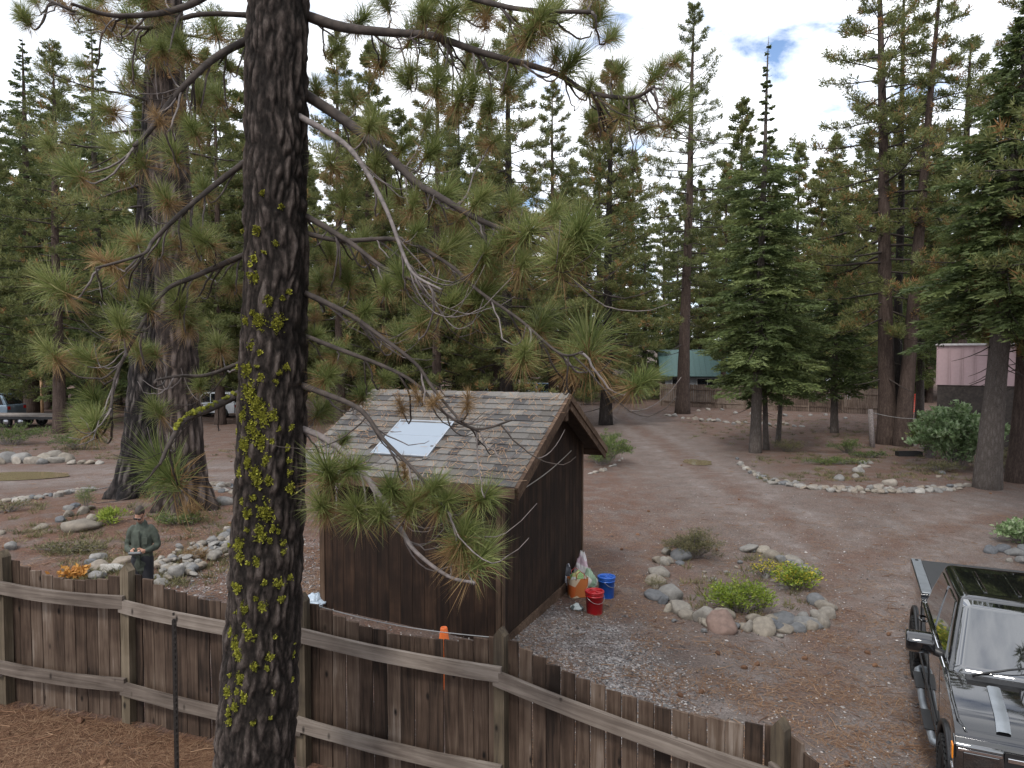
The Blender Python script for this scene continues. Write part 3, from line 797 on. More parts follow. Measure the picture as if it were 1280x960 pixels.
# fallen needles lying on the roof
mb = MB(); n = 900
rp_ = []
while len(rp_) < n:
    qx, qy = rnd.uniform(RX0, RX1), rnd.uniform(0, SL)
    if kx0 - .1 < qx < kx1 + .05 and ky0 - .1 < qy < ky1 + .05 and rnd.random() < .93: continue
    rp_.append(tuple(shM @ (fr_ @ Vector((qx, qy, .029)))))
P = np.array(rp_)
T = []
for _ in range(n):
    a = rnd.uniform(0, 6.28); T.append(tuple((shM.to_3x3() @ fr_.to_3x3()) @ Vector((math.cos(a), math.sin(a), 0)) * rnd.uniform(.07, .17)))
T = np.array(T); up = np.array((shM.to_3x3() @ fr_.to_3x3()) @ Vector((0, 0, 1)))
sd_ = unit(np.cross(T, up)) * .0032
V = np.stack([P - sd_, P + sd_, P + T + sd_, P + T - sd_], 1).reshape(-1, 3)
mb.add(V, np.arange(n)[:, None] * 4 + np.array([[0, 1, 2, 3]]), 0, np.repeat(RNG.uniform(.5, 1, n), 4))
mb.build('roof_needles', M['litter'], label='fallen tan pine needles lying on the shed roof', cat='pine needles', kind='stuff')
# ------------------------------------------------------------------ trees
def frames(D):
    D = unit(D); ref = np.where(np.abs(D[:, 2:3]) > .9, np.array([[1., 0, 0]]), np.array([[0, 0, 1.]]))
    A = unit(np.cross(D, ref)); return D, A, np.cross(D, A)

def trunk_mb(H, r, lean=(0, 0), seed=0, sides=10, flare=1.35, rough=.05, n=26, wob=.004):
    mb = MB(); P = []; rad = []
    for k in range(n + 1):
        t = (k / n) ** 1.25; z = H * t
        P.append((lean[0] * t + wob * H * noise.noise((t * 3, seed, 0)), lean[1] * t + wob * H * noise.noise((t * 3, seed, 9)), z - (.4 if k == 0 else 0)))
        rad.append(r * ((1 - t) ** .8 * .97 + .02) * (1 + (flare - 1) * math.exp(-z / (r * 3))))
    mb.tube(P, rad, sides)
    V = mb.v[0]
    for i in range(len(V)):
        c = np.array(P[i // sides]); d = V[i] - c
        V[i] = c + d * (1 + rough * 2 * noise.noise((V[i][0] * 4 / (r + .1), V[i][1] * 4 / (r + .1), V[i][2] * .7)))
    return mb, np.array(P)

def axis_at(P, z):
    return np.array([np.interp(z, P[:, 2], P[:, 0]), np.interp(z, P[:, 2], P[:, 1]), z])

def pine(seed, H, r, cb, RL, nb, lean=(0, 0), tufts=9, nbl=22, bl=.30, bw=.047, bare=6, up=.45, bark='bark', brown=.06):
    """tall pine: open whorls of limbs carrying upright needle clusters. returns three meshes"""
    rr = random.Random(seed)
    tm, AX = trunk_mb(H, r, lean, seed)
    lm = MB(); cm = MB(); C = []; D = []; K = []
    az = rr.uniform(0, 6.28)
    for i in range(nb + bare):
        dead = i >= nb
        u = rr.uniform(-.9, 0) if dead else (i + rr.random()) / nb
        z = H * (cb + (1 - cb) * max(u, 0) * .985) if not dead else H * cb * rr.uniform(.45, 1.0)
        az += 2.4 + rr.uniform(-.5, .5)
        prof = (1 - max(u, 0)) ** .75 * (.55 + .45 * min(1, max(u, 0) * 5)) + .06
        L = RL * prof * rr.uniform(.55, 1.15)
        if dead: L = RL * rr.uniform(.15, .45)
        el = -.22 + (.25 + up) * max(u, 0) + rr.uniform(-.14, .14)
        d = np.array([math.cos(az), math.sin(az), 0])
        p = axis_at(AX, z); pts = [p.copy()]; e = el
        nseg = 6
        for k in range(nseg):
            e += (.10 if k > 2 else -.04) + rr.uniform(-.05, .05)
            az2 = rr.uniform(-.12, .12)
            dd = np.array([d[0] * math.cos(az2) - d[1] * math.sin(az2), d[0] * math.sin(az2) + d[1] * math.cos(az2), 0])
            p = p + (dd * math.cos(e) + np.array([0, 0, math.sin(e)])) * L / nseg
            pts.append(p.copy())
        pts = np.array(pts)
        lm.tube(pts, np.linspace(.012 * L + .012, .008, nseg + 1), 4, cap=False)
        if dead: continue
        nt = max(3, int(tufts * 1.5 * (.35 + prof) * rr.uniform(.7, 1.2)))
        for q in range(nt):
            t = .28 + .72 * (q + rr.random()) / nt
            b = pts[min(nseg - 1, int(t * nseg))] * (1 - (t * nseg) % 1) + pts[min(nseg, int(t * nseg) + 1)] * ((t * nseg) % 1)
            s = rr.choice((-1, 1)); tl = L * rr.uniform(.10, .26) * (1.15 - t * .6)
            tw = np.array([d[0] * .7 - s * d[1] * .8, d[1] * .7 + s * d[0] * .8, rr.uniform(-.1, .55)]); tw /= np.linalg.norm(tw)
            e_ = b + tw * tl
            lm.tube([b, (b + e_) / 2 - np.array([0, 0, tl * .08]), e_], [.011, .008, .006], 3, cap=False)
            for _ in range(2 if tl > .5 else 1):
                jit = np.array([rr.uniform(-.15, .15) for _ in range(3)]) * min(1, tl * 2)
                C.append(e_ + jit); D.append(tw * .6 + np.array([0, 0, .75]) + jit); K.append(rr.random() < brown)
        C.append(pts[-1]); D.append(d * .5 + np.array([0, 0, .8])); K.append(False)
    for _ in range(5):
        C.append(axis_at(AX, H * rr.uniform(.97, 1.0))); D.append(np.array([rr.uniform(-.3, .3), rr.uniform(-.3, .3), 1.])); K.append(False)
    C = np.array(C); D = np.array(D); K = np.array(K); n = len(C)
    T, A, B = frames(D)
    a = RNG.uniform(0, 2 * np.pi, (n, nbl)); th = RNG.uniform(.25, 1.45, (n, nbl)); along = RNG.uniform(-.22, .16, (n, nbl))
    dirs = T[:, None] * np.cos(th)[..., None] + (A[:, None] * np.cos(a)[..., None] + B[:, None] * np.sin(a)[..., None]) * np.sin(th)[..., None]
    P = C[:, None] + T[:, None] * along[..., None]
    ln = RNG.uniform(.7, 1.1, (n, nbl, 1)) * bl
    tone = np.clip(RNG.normal(.42, .14, (n, 1)) + RNG.normal(0, .12, (n, nbl)) + .12 * (dirs[..., 2]), 0.02, .84)
    tone = np.where(K[:, None], RNG.uniform(.9, 1.0, (n, nbl)), tone)
    cm.blades(P.reshape(-1, 3), (dirs * ln).reshape(-1, 3), bw, tone.ravel(), tri=True)
    return tm.mesh('trunk', M[bark], True), lm.mesh('limbs', M['limb'], True), cm.mesh('crown', M['pine_leaf'])

def fir(seed, H, r, cb, RL, nb, lean=(0, 0), per=10, bw=.075, bare=8, bark='bark_fir', power=.85, hang=.25, deadtop=0.0, mat='fir_leaf', nbl=10):
    rr = random.Random(seed)
    tm, AX = trunk_mb(H, r, lean, seed, flare=1.2)
    lm = MB(); cm = MB(); PP = []; DD = []; TT = []; LB = []; LT = []; LL = []; LU = []; LV = []
    az = rr.uniform(0, 6.28)
    for i in range(nb + bare):
        dead = i >= nb
        u = (i + rr.random()) / nb if not dead else 0
        z = H * (cb + (1 - cb) * u * .99) if not dead else H * cb * rr.uniform(.5, 1)
        az += 2.4 + rr.uniform(-.5, .5)
        thin = 1.0
        if deadtop and u > 1 - deadtop: thin = .35
        prof = (1 - u) ** power * (.75 + .25 * min(1, u * 6)) + .03
        L = RL * prof * rr.uniform(.7, 1.12) * (thin if thin < 1 else 1)
        if dead: L = RL * rr.uniform(.2, .5)
        d = np.array([math.cos(az), math.sin(az), 0]); sdv = np.array([-d[1], d[0], 0])
        e = -.12 - hang * (1 - u) + .5 * u ** 2 + rr.uniform(-.12, .12)
        p = axis_at(AX, z); pts = [p.copy()]; nseg = 5
        for k in range(nseg):
            e += (-.05 if k < 2 else .10)
            p = p + (d * math.cos(e) + np.array([0, 0, math.sin(e)])) * L / nseg; pts.append(p.copy())
        pts = np.array(pts)
        lm.tube(pts, np.linspace(.010 * L + .008, .006, nseg + 1), 4, cap=False)
        if dead or (thin < 1 and rr.random() < .6): continue
        nl = max(4, int(per * 1.6 * (L / RL + .25)))
        bt = rr.gauss(.48, .13)
        for q in range(nl):
            t = .12 + .88 * (q + rr.random()) / nl
            f = t * nseg; k = min(nseg - 1, int(f)); b = pts[k] * (1 - f + k) + pts[k + 1] * (f - k)
            tl = min(.95, L * (.42 * (1 - t) + .14) * rr.uniform(.7, 1.2))
            for s in (-1, 1):
                tw = d * rr.uniform(.5, .9) + sdv * s * rr.uniform(.6, 1) + np.array([0, 0, rr.uniform(-.38, .12)])
                LB.append(b); LT.append(tw); LL.append(tl); LU.append(bt); LV.append(t)
        PP.append(pts[-1]); DD.append(d * .2); TT.append(.7)
    LB = np.array(LB); LT = unit(np.array(LT)); LL = np.array(LL); LU = np.array(LU); LV = np.array(LV); n = len(LB)
    SV = np.cross(LT, [0, 0, 1.0]); v = (np.arange(nbl)[None] + RNG.random((n, nbl)) * .6) / nbl
    O = LB[:, None] + LT[:, None] * (LL[:, None] * v)[..., None] - np.array([0, 0, 1.0]) * ((v ** 2) * LL[:, None] * .12)[..., None]
    s2 = np.where(np.arange(nbl) % 2, 1, -1)[None, :, None]
    dd = LT[:, None] * .75 + SV[:, None] * s2 * .65 + np.stack([np.zeros((n, nbl)), np.zeros((n, nbl)), RNG.uniform(-.3, .12, (n, nbl))], -1)
    dd = dd * (np.minimum(.32, .10 + LL * .3)[:, None] * RNG.uniform(.7, 1.2, (n, nbl)))[..., None]
    tn = LU[:, None] + .22 * v * LV[:, None] + RNG.uniform(-.14, .14, (n, nbl))
    PP = np.concatenate([np.array(PP), O.reshape(-1, 3)]); DD = np.concatenate([np.array(DD), dd.reshape(-1, 3)]); TT = np.concatenate([np.array(TT), tn.ravel()])
    cm.blades(PP, DD, bw * RNG.uniform(.7, 1.3, len(PP)), np.clip(TT, 0.02, 1), tri=True)
    return tm.mesh('trunk', M[bark], True), lm.mesh('limbs', M['limb'], True), cm.mesh('crown', M[mat])

def plant_tree(name, meshes, label, loc, rz=0, sc=1.0, group=None, names=('trunk', 'limbs', 'crown')):
    t = thing(name, label, name.replace('_', ' ').replace(' tree', '') + ' tree', (loc[0], loc[1], gz(loc[0], loc[1])), rz, group)
    t.scale = sc if hasattr(sc, '__len__') else (sc,) * 3
    for nm, me in zip(names, meshes):
        o = link(nm, me, t)
        if nm != 'trunk': o['kind'] = 'stuff'
    return t

# ---- trees that can be told apart in the picture (base pixel -> place)
def base(px, py): return gp(px, py)
def leanto(b, px, py, hpix=None):
    """horizontal shift so that the trunk passes the pixel at its depth"""
    q = at(px, py, b.y); return q.x - b.x, q.z - gz(b.x, b.y)
def tall(b, px, py, H):
    dx, dz = leanto(b, px, py); return (dx * H / dz, 0)

b = base(757, 531)
plant_tree('pine_tree', pine(1, 22, .36, .10, 4.6, 140, tall(b, 765, 60, 22), tufts=17, bare=3, up=.6, bark='bark_dark'), 'bushy green pine with dark trunk standing by the driveway bend behind the shed', b)
b = base(853, 517)
plant_tree('pine_tree', pine(2, 29.5, .46, .30, 5.2, 90, tall(b, 868, 20, 29.5), tufts=13, bare=14, up=.7), 'tall straight pine with open upswept crown rising from a ring of pale stones', b)
b = base(944, 566)
plant_tree('fir_tree', fir(3, 17.8, .24, .18, 3.2, 165, tall(b, 961, 40, 17.8), per=11, bare=5, deadtop=.34), 'dark green fir with bare spindly top in the stone bordered bed', b)
b = base(958, 562)
plant_tree('fir_tree', fir(4, 11.0, .13, .22, 1.9, 90, tall(b, 950, 300, 11.0), per=9, bare=4), 'thin trunked fir close beside the spindly topped fir', b, group=None)
b = base(972, 557)
plant_tree('fir_tree', fir(5, 9.0, .12, .30, 2.0, 80, tall(b, 985, 350, 9.0), per=9, bare=4), 'slim fir leaning right at the edge of the fir clump', b)
b = base(1043, 541)
plant_tree('fir_tree', fir(6, 12.5, .2, .20, 2.7, 120, tall(b, 1045, 300, 12.5), per=9, bare=6), 'fir with slim grey trunk right of the fir clump', b)
b = base(1109, 555)
plant_tree('pine_tree', pine(7, 25.5, .40, .22, 5.4, 90, tall(b, 1101, 20, 25.5), tufts=15, bare=10, up=.5), 'tall reddish trunked pine, left of the pair beside the leaning grey post', b)
b = base(1128, 557)
plant_tree('pine_tree', pine(8, 23, .36, .45, 3.2, 46, tall(b, 1166, 80, 23), tufts=10, bare=10), 'reddish trunked pine leaning right, second of the pair beside the grey post', b)
b = base(1121, 545)
plant_tree('pine_tree', pine(9, 27, .26, .42, 3.0, 46, tall(b, 1128, 80, 27), tufts=10, bare=6, bark='bark_dark'), 'dark slim pine rising between the reddish pair of trunks', b)
b = base(1234, 610)
plant_tree('fir_tree', fir(10, 15.5, .38, .36, 3.3, 150, tall(b, 1278, 100, 15.5), per=11, bare=14, bark='bark_fir', hang=.35), 'grey barked conifer leaning right at the right end of the stone border', b)
b = at(1195, 500, 34); 
plant_tree('pine_tree', pine(11, 19, .42, .3, 4.2, 70, (.3, 0), tufts=12, bare=8, brown=.25), 'thick dark trunk behind the pink metal building', b)
b = at(1272, 560, 24)
plant_tree('pine_tree', pine(12, 18, .3, .25, 3.4, 110, (.5, 0), tufts=14, bare=10, brown=.22, bl=.26, bw=.03, nbl=30), 'olive and orange tinged pine at the right edge behind the leaning conifer', b)
b = at(1150, 500, 43)
plant_tree('fir_tree', fir(13, 20, .25, .2, 3.2, 130, (-.2, 0), per=10, bare=4, hang=.3, bw=.09), 'dark green fir behind the gap between reddish pines and pink building', b)
b = base(632, 540)
plant_tree('pine_tree', pine(14, 23, .4, .12, 4.6, 110, tall(b, 636, 110, 23), tufts=14, bare=6, bark='bark_dark', up=.3), 'dark trunked pine directly behind the shed ridge', b)
for (x, y, d, s, H, lb) in ((480, 470, 42, 15, 18, 'brown trunked pine behind the left part of the shed roof'), (567, 470, 52, 16, 20, 'thin black trunked pine behind the shed, nearest the parked cars'), (603, 470, 47, 17, 19, 'slim dark pine left of the pine behind the shed ridge')):
    b = at(x, y, d)
    plant_tree('pine_tree', pine(s, H, .2 + .1 * (s == 15), .22, 3.2, 70, tufts=10, bare=6, bark='bark' if s == 15 else 'bark_dark'), lb, b)
b = base(75, 541)
plant_tree('pine_tree', pine(18, 21, .33, .16, 4.0, 110, tall(b, 70, 300, 21), tufts=11, bare=6, bark='bark'), 'pine behind the flatbed trailer at far left', b)
b = base(40, 517)
plant_tree('fir_tree', fir(19, 27, .5, .12, 4.2, 150, (0, 0), per=12, bare=4, bark='bark', bw=.095), 'big spire shaped fir by the parked blue grey car', b)
b = at(125, 520, 46)
plant_tree('fir_tree', fir(20, 25, .38, .08, 3.9, 140, (0, 0), per=12, bare=4, bw=.095), 'tall dark fir standing left of the big double trunk', b)
b = at(275, 500, 44)
plant_tree('pine_tree', pine(21, 22, .3, .1, 3.6, 110, (0, 0), tufts=13, bare=4), 'full green pine between the double trunk and the near lichen trunk', b)
b = at(425, 500, 40)
plant_tree('pine_tree', pine(22, 22, .3, .1, 3.6, 110, (0, 0), tufts=13, bare=4), 'full green pine just right of the near lichen trunk', b)

# ---- the big double pine at left
b = at(545, 500, 38)
plant_tree('pine_tree', pine(23, 22, .28, .12, 3.8, 110, (.2, 0), tufts=13, bare=4), 'tall full pine behind the middle of the shed roof', b)
b = at(690, 500, 50)
plant_tree('pine_tree', pine(24, 23, .3, .12, 4.2, 110, (0, 0), tufts=14, bare=4, brown=.12), 'full pine left of the bushy driveway pine', b)
b = at(-12, 520, 40)
plant_tree('pine_tree', pine(25, 20, .3, .1, 3.8, 110, (0, 0), tufts=13, bare=4), 'olive pine cut by the left edge of the picture', b)
b = at(355, 500, 43)
plant_tree('pine_tree', pine(26, 22, .3, .1, 3.8, 110, (0, 0), tufts=13, bare=4), 'tall pine hidden mostly by the near lichen trunk', b)
def ridges(x, y, z, w, h):
    """furrowed bark: long plates parted by deep cracks; 0 in the crack, 1 on the plate"""
    wx = noise.noise((x * 5, y * 5, z * 2.2)) * .06 + noise.noise((x * 14, y * 14, z * 7)) * .022
    wy = noise.noise((x * 5 + 7, y * 5, z * 2.2)) * .06 + noise.noise((x * 14 + 3, y * 14, z * 7)) * .022
    wz = noise.noise((x * 4, y * 4 + 5, z * 1.5)) * .25
    v = noise.voronoi(((x + wx) / w, (y + wy) / w, (z + wz) / h))[0]
    return min(1, (v[1] - v[0]) * 1.9)
def big_trunk(H, r, lean, seed, mat, sides=96, n=230, top=.6):
    mb = MB(); P = []; rad = []
    for k in range(n + 1):
        t = k / n; z = H * t ** 1.3
        P.append((lean[0] * t + .12 * noise.noise((t * 2.5, seed, 0)), lean[1] * t, z - (.5 if k == 0 else 0)))
        rad.append(r * (1 - (1 - top) * t) * (1 + .42 * math.exp(-z / .75)))
    mb.tube(P, rad, sides); V = mb.v[0]; tone = np.zeros(len(V))
    for i in range(len(V)):
        c = np.array(P[i // sides]); d = V[i] - c
        a = math.atan2(d[1], d[0]); z = V[i][2]
        x, y = math.cos(a) * r, math.sin(a) * r + seed
        e = ridges(x, y, z, .13, .6); g = noise.noise((x * 17, y * 17, z * 5 + seed))
        rootf = .22 * math.exp(-max(z, 0) / .5) * math.sin(a * 5 + seed)
        V[i] = c + d * (1 + .09 * (e - .5) + .03 * g + rootf); tone[i] = e
    mb.t[0] = tone
    return mb, np.array(P)
def big_pine(px, py, r, lean, seed, bark, label, H=22, top=.55):
    b = base(px, py); t = thing('pine_tree', label, 'pine tree', (b.x, b.y, gz(b.x, b.y)))
    mb, AX = big_trunk(H, r, lean, seed, bark, top=top); mb.build('trunk', M[bark], t, True)
    return t, AX
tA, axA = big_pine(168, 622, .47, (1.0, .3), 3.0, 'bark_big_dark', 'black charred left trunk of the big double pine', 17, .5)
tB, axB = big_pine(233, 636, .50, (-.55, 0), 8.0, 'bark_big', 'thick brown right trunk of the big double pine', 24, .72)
for tt, ax, sd in ((tA, axA, 5), (tB, axB, 6)):
    m3 = pine(30 + sd, ax[-1][2], .3, .42, 3.2, 34, (ax[-1][0], 0), tufts=10, bare=8, bl=.24, bw=.02, nbl=34)
    link('limbs', m3[1], tt, kind='stuff'); link('crown', m3[2], tt, kind='stuff')

# ---- filler forest: a few kinds, many individuals
KP = [pine(40 + k, 22, .3, (.08, .16, .22, .12)[k], (3.8, 4.2, 3.6, 4.4)[k], 92, ((rnd.random() - .5), 0), tufts=12, nbl=20, bl=.40, bw=.075, bare=4, bark=('bark', 'bark_dark')[k % 2], brown=(.03, .12, .05, .08)[k]) for k in range(4)]
KF = [fir(50 + k, 20, .27, (.06, .12, .03)[k], (3.2, 2.8, 3.4)[k], 120, per=9, bw=.12, bare=3, nbl=8) for k in range(3)]
KY = [fir(60 + k, 6, .08, .03, 1.5, 64, per=8, bw=.11, bare=0, nbl=7) for k in range(2)]
placed = []
SECT = [(60, 'at the left edge'), (160, 'above the flatbed trailer'), (340, 'behind the double pine'), (480, 'right of the near lichen trunk'), (610, 'behind the left of the shed roof'), (740, 'behind the shed ridge'), (860, 'between the two driveway pines'), (1000, 'behind the fir clump'), (1110, 'above the long far fence'), (9999, 'around the pink building')]
def filler(n, d0, d1, s0, s1, kinds, name, lab, group, xr=(-60, 1340), gap=2.2):
    k = 0; tries = 0
    while k < n and tries < n * 30:
        tries += 1
        px = xr[0] + (xr[1] - xr[0]) * (k + rnd.random()) / n; d = rnd.uniform(d0, d1)
        q = at(px, 480, d)
        if any((q.x - a) ** 2 + (q.y - b_) ** 2 < gap ** 2 for a, b_ in placed): continue
        if lane_d(Vector((q.x, q.y))) < 2.5: continue
        if 30 < q.y < 68 and 640 < px < 900 and d < 64: k += 1; continue          # the driveway and the house keep clear
        placed.append((q.x, q.y))
        side = next(w_ for lim, w_ in SECT if px < lim)
        plant_tree(name, rnd.choice(kinds), f'{lab} {side}', (q.x, q.y), rnd.uniform(0, 6.28), rnd.uniform(s0, s1), f'{group} {side}')
        k += 1
filler(16, 44, 60, .85, 1.22, KP, 'pine_tree', 'slender forest edge pine', 'forest edge pines', (-60, 745))
filler(8, 54, 66, .75, 1.0, KP, 'pine_tree', 'slender forest edge pine', 'forest edge pines', (880, 1330))
filler(22, 60, 84, .9, 1.3, KP + KF[:1], 'pine_tree', 'mid forest conifer', 'mid forest conifers', (-60, 740))
filler(18, 60, 84, .95, 1.35, KP + KF[:1], 'pine_tree', 'mid forest conifer', 'mid forest conifers', (740, 1340))
filler(36, 85, 125, 1.1, 1.55, KP + KF, 'pine_tree', 'distant conifer', 'distant conifers')
filler(18, 56, 84, .6, 1.05, KF, 'fir_tree', 'dense dark forest fir', 'forest firs')
filler(34, 58, 100, .7, 1.5, KY, 'fir_tree', 'young bushy fir low in the forest', 'young forest firs', gap=1.6)
# the forest goes on around and behind the camera
KT = pine(70, 24, .34, .24, 4.6, 90, (.4, 0), tufts=13, nbl=20, bl=.34, bw=.05)
for (x, y, z, lb) in ((10.2, 5.2, 1.0, 'tall pine to the right of the pickup truck, out of the picture'), (13.6, 12.5, .95, 'tall pine behind the pickup truck at right, out of the picture'), (15.5, 17.5, .9, 'pine past the right edge of the picture by the boulders'), (18.8, 22.5, .95, 'pine past the right edge beside the pink building'), (7.5, -4.5, 1.05, 'tall pine behind the camera at right')):
    plant_tree('pine_tree', KT, lb, (x, y), rnd.uniform(0, 6.28), z)
# ------------------------------------------------------------------ the near pine
ND = 5.6
nb0 = at(316, 1000, ND); nbase = Vector((nb0.x, ND, gz(nb0.x, ND)))
NP = thing('pine_tree', 'near pine trunk with yellow green lichen in front of the fence', 'pine tree', nbase)
axis_px = [(306, 1180), (314, 1000), (322, 900), (331, 750), (338, 600), (342, 450), (345, 300), (346, 120), (347, 0), (350, -200), (352, -400), (353, -560)]
half = [62, 52, 48.5, 46, 43, 41, 38.5, 37.5, 37, 35, 32, 29]
ax = np.array([tuple(at(x, y, ND) - nbase) for x, y in axis_px]); ax = ax[np.argsort(ax[:, 2])]
hr = np.array(half) * ND / FPX
zz = np.linspace(ax[0, 2], ax[-1, 2], 700); NS = 150
cx = np.interp(zz, ax[:, 2], ax[:, 0]); cr_ = np.interp(zz, ax[:, 2], hr) * .985
tz = MB(); V = np.zeros((len(zz), NS, 3)); ang = np.linspace(0, 2 * np.pi, NS, endpoint=False)
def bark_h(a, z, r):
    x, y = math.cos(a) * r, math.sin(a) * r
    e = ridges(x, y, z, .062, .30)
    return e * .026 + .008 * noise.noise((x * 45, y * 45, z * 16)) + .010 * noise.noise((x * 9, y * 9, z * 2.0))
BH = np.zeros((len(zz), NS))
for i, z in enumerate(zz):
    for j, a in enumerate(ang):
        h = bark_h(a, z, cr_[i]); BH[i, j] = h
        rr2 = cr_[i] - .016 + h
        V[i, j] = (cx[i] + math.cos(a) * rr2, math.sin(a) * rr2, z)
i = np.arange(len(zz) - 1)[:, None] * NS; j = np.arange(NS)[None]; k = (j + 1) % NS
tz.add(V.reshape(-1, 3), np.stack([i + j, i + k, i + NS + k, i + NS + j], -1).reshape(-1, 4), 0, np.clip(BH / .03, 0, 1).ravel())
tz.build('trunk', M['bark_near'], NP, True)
# lichen: ragged tufts sitting on the bark ridges
lc = MB(); LP = []; LN = []; LZ = []
ico = bmesh.new(); bmesh.ops.create_icosphere(ico, subdivisions=1, radius=1); IV = np.array([v.co[:] for v in ico.verts]); IF = np.array([[v.index for v in f.verts] for f in ico.faces]); ico.free()
spots = [(325, 285, 8), (322, 345, 12), (340, 375, 9), (350, 402, 16), (328, 400, 14), (310, 460, 14), (315, 490, 22), (325, 505, 20), (333, 520, 16), (345, 518, 9), (318, 535, 18), (330, 550, 14), (308, 555, 14), (336, 575, 9), (323, 590, 12), (325, 600, 9), (300, 590, 8), (362, 612, 8), (305, 625, 6), (335, 640, 18), (330, 665, 14), (300, 680, 12), (302, 695, 10), (350, 730, 8), (332, 755, 9), (352, 750, 6), (316, 790, 10), (297, 805, 10), (302, 815, 12), (322, 830, 9), (340, 820, 7), (304, 845, 10), (288, 862, 8), (310, 870, 6), (290, 790, 7), (300, 735, 7), (318, 430, 7), (308, 400, 7), (303, 520, 10), (355, 680, 4), (345, 660, 4), (330, 470, 6), (320, 320, 5), (360, 560, 5), (312, 575, 8), (320, 620, 6), (290, 900, 6), (298, 880, 7), (312, 640, 9), (340, 600, 7), (325, 700, 7), (310, 760, 6)]
rl = random.Random(5)
spots += [(rl.uniform(285, 365), rl.uniform(230, 900), rl.uniform(1.5, 4)) for _ in range(60)]
for (px, py, s) in spots:
    for q in range(int(4 + s * 6)):
        x = px + rl.gauss(0, s * .24); y = py + rl.gauss(0, s * .34)
        z = (at(x, y, ND - .25) - nbase).z
        if not zz[0] < z < zz[-1]: continue
        iz = int((z - zz[0]) / (zz[1] - zz[0])); r_ = cr_[iz]
        dep = ND - r_ * .7
        wx = (at(x, y, dep) - nbase).x - cx[iz]
        if abs(wx) > r_ * .985: continue
        a = -math.acos(max(-1, min(1, wx / r_)))
        jj = int(round((a % 6.2832) / 6.2832 * NS)) % NS
        c = V[min(iz, len(zz) - 1), jj]
        sz = rl.uniform(.003, .010)
        nv = np.array([math.cos(a), math.sin(a), 0])
        LP.append(c); LN.append(nv); LZ.append(sz)
LP = np.repeat(np.array(LP), 7, 0); LN = np.repeat(np.array(LN), 7, 0); LZ = np.repeat(np.array(LZ), 7)
dl = unit(LN * .7 + RNG.normal(0, .75, LP.shape)) * (LZ * RNG.uniform(1.2, 2.8, len(LZ)))[:, None]
lc.blades(LP + RNG.normal(0, .004, LP.shape), dl, LZ * 1.5, np.clip(np.repeat(RNG.normal(.45, .22, len(LZ) // 7), 7) + RNG.normal(0, .15, len(LZ)), 0, 1))
lc.build('lichen', M['lichen'], NP, kind='stuff')

# needle tufts: a few kinds shared by all
def tuft_mesh(seed, ng, nbr, Ln=.22, dead=False):
    mb = MB(); rr = np.random.default_rng(seed)
    mb.tube([(0, 0, -.10), (0, 0, -.02), (0, 0, .035)], [.0055, .006, .004], 5, 1)
    n = ng; a = rr.uniform(0, 6.28, n); th = np.clip(np.abs(rr.normal(.8, .5, n)), .05, 2.0)
    D = np.stack([np.cos(a) * np.sin(th), np.sin(a) * np.sin(th), np.cos(th)], 1) * (rr.uniform(.6, 1.1, n) * Ln)[:, None]
    P = np.stack([np.cos(a) * .004, np.sin(a) * .004, rr.uniform(-.10, .035, n)], 1)
    mb.blades(P, D, .0031, np.clip(rr.normal(.55, .2, n), 0, 1), 2 if dead else 0, bend=.13)
    n = nbr; a = rr.uniform(0, 6.28, n); th = rr.uniform(1.3, 2.7, n)
    D = np.stack([np.cos(a) * np.sin(th), np.sin(a) * np.sin(th), np.cos(th)], 1) * (rr.uniform(.6, 1.0, n) * Ln)[:, None]
    P = np.stack([np.cos(a) * .005, np.sin(a) * .005, rr.uniform(-.09, -.02, n)], 1)
    mb.blades(P, D, .0031, np.clip(rr.normal(.5, .22, n), 0, 1), 2, bend=.12)
    return mb.mesh('needle_tuft', [M['needle'], M['twig_grey'], M['needle_brown']])
TUFT = [tuft_mesh(1, 430, 60), tuft_mesh(2, 380, 110), tuft_mesh(3, 330, 160), tuft_mesh(4, 410, 60)]
DEADT = [tuft_mesh(9, 150, 110, .17, True)]
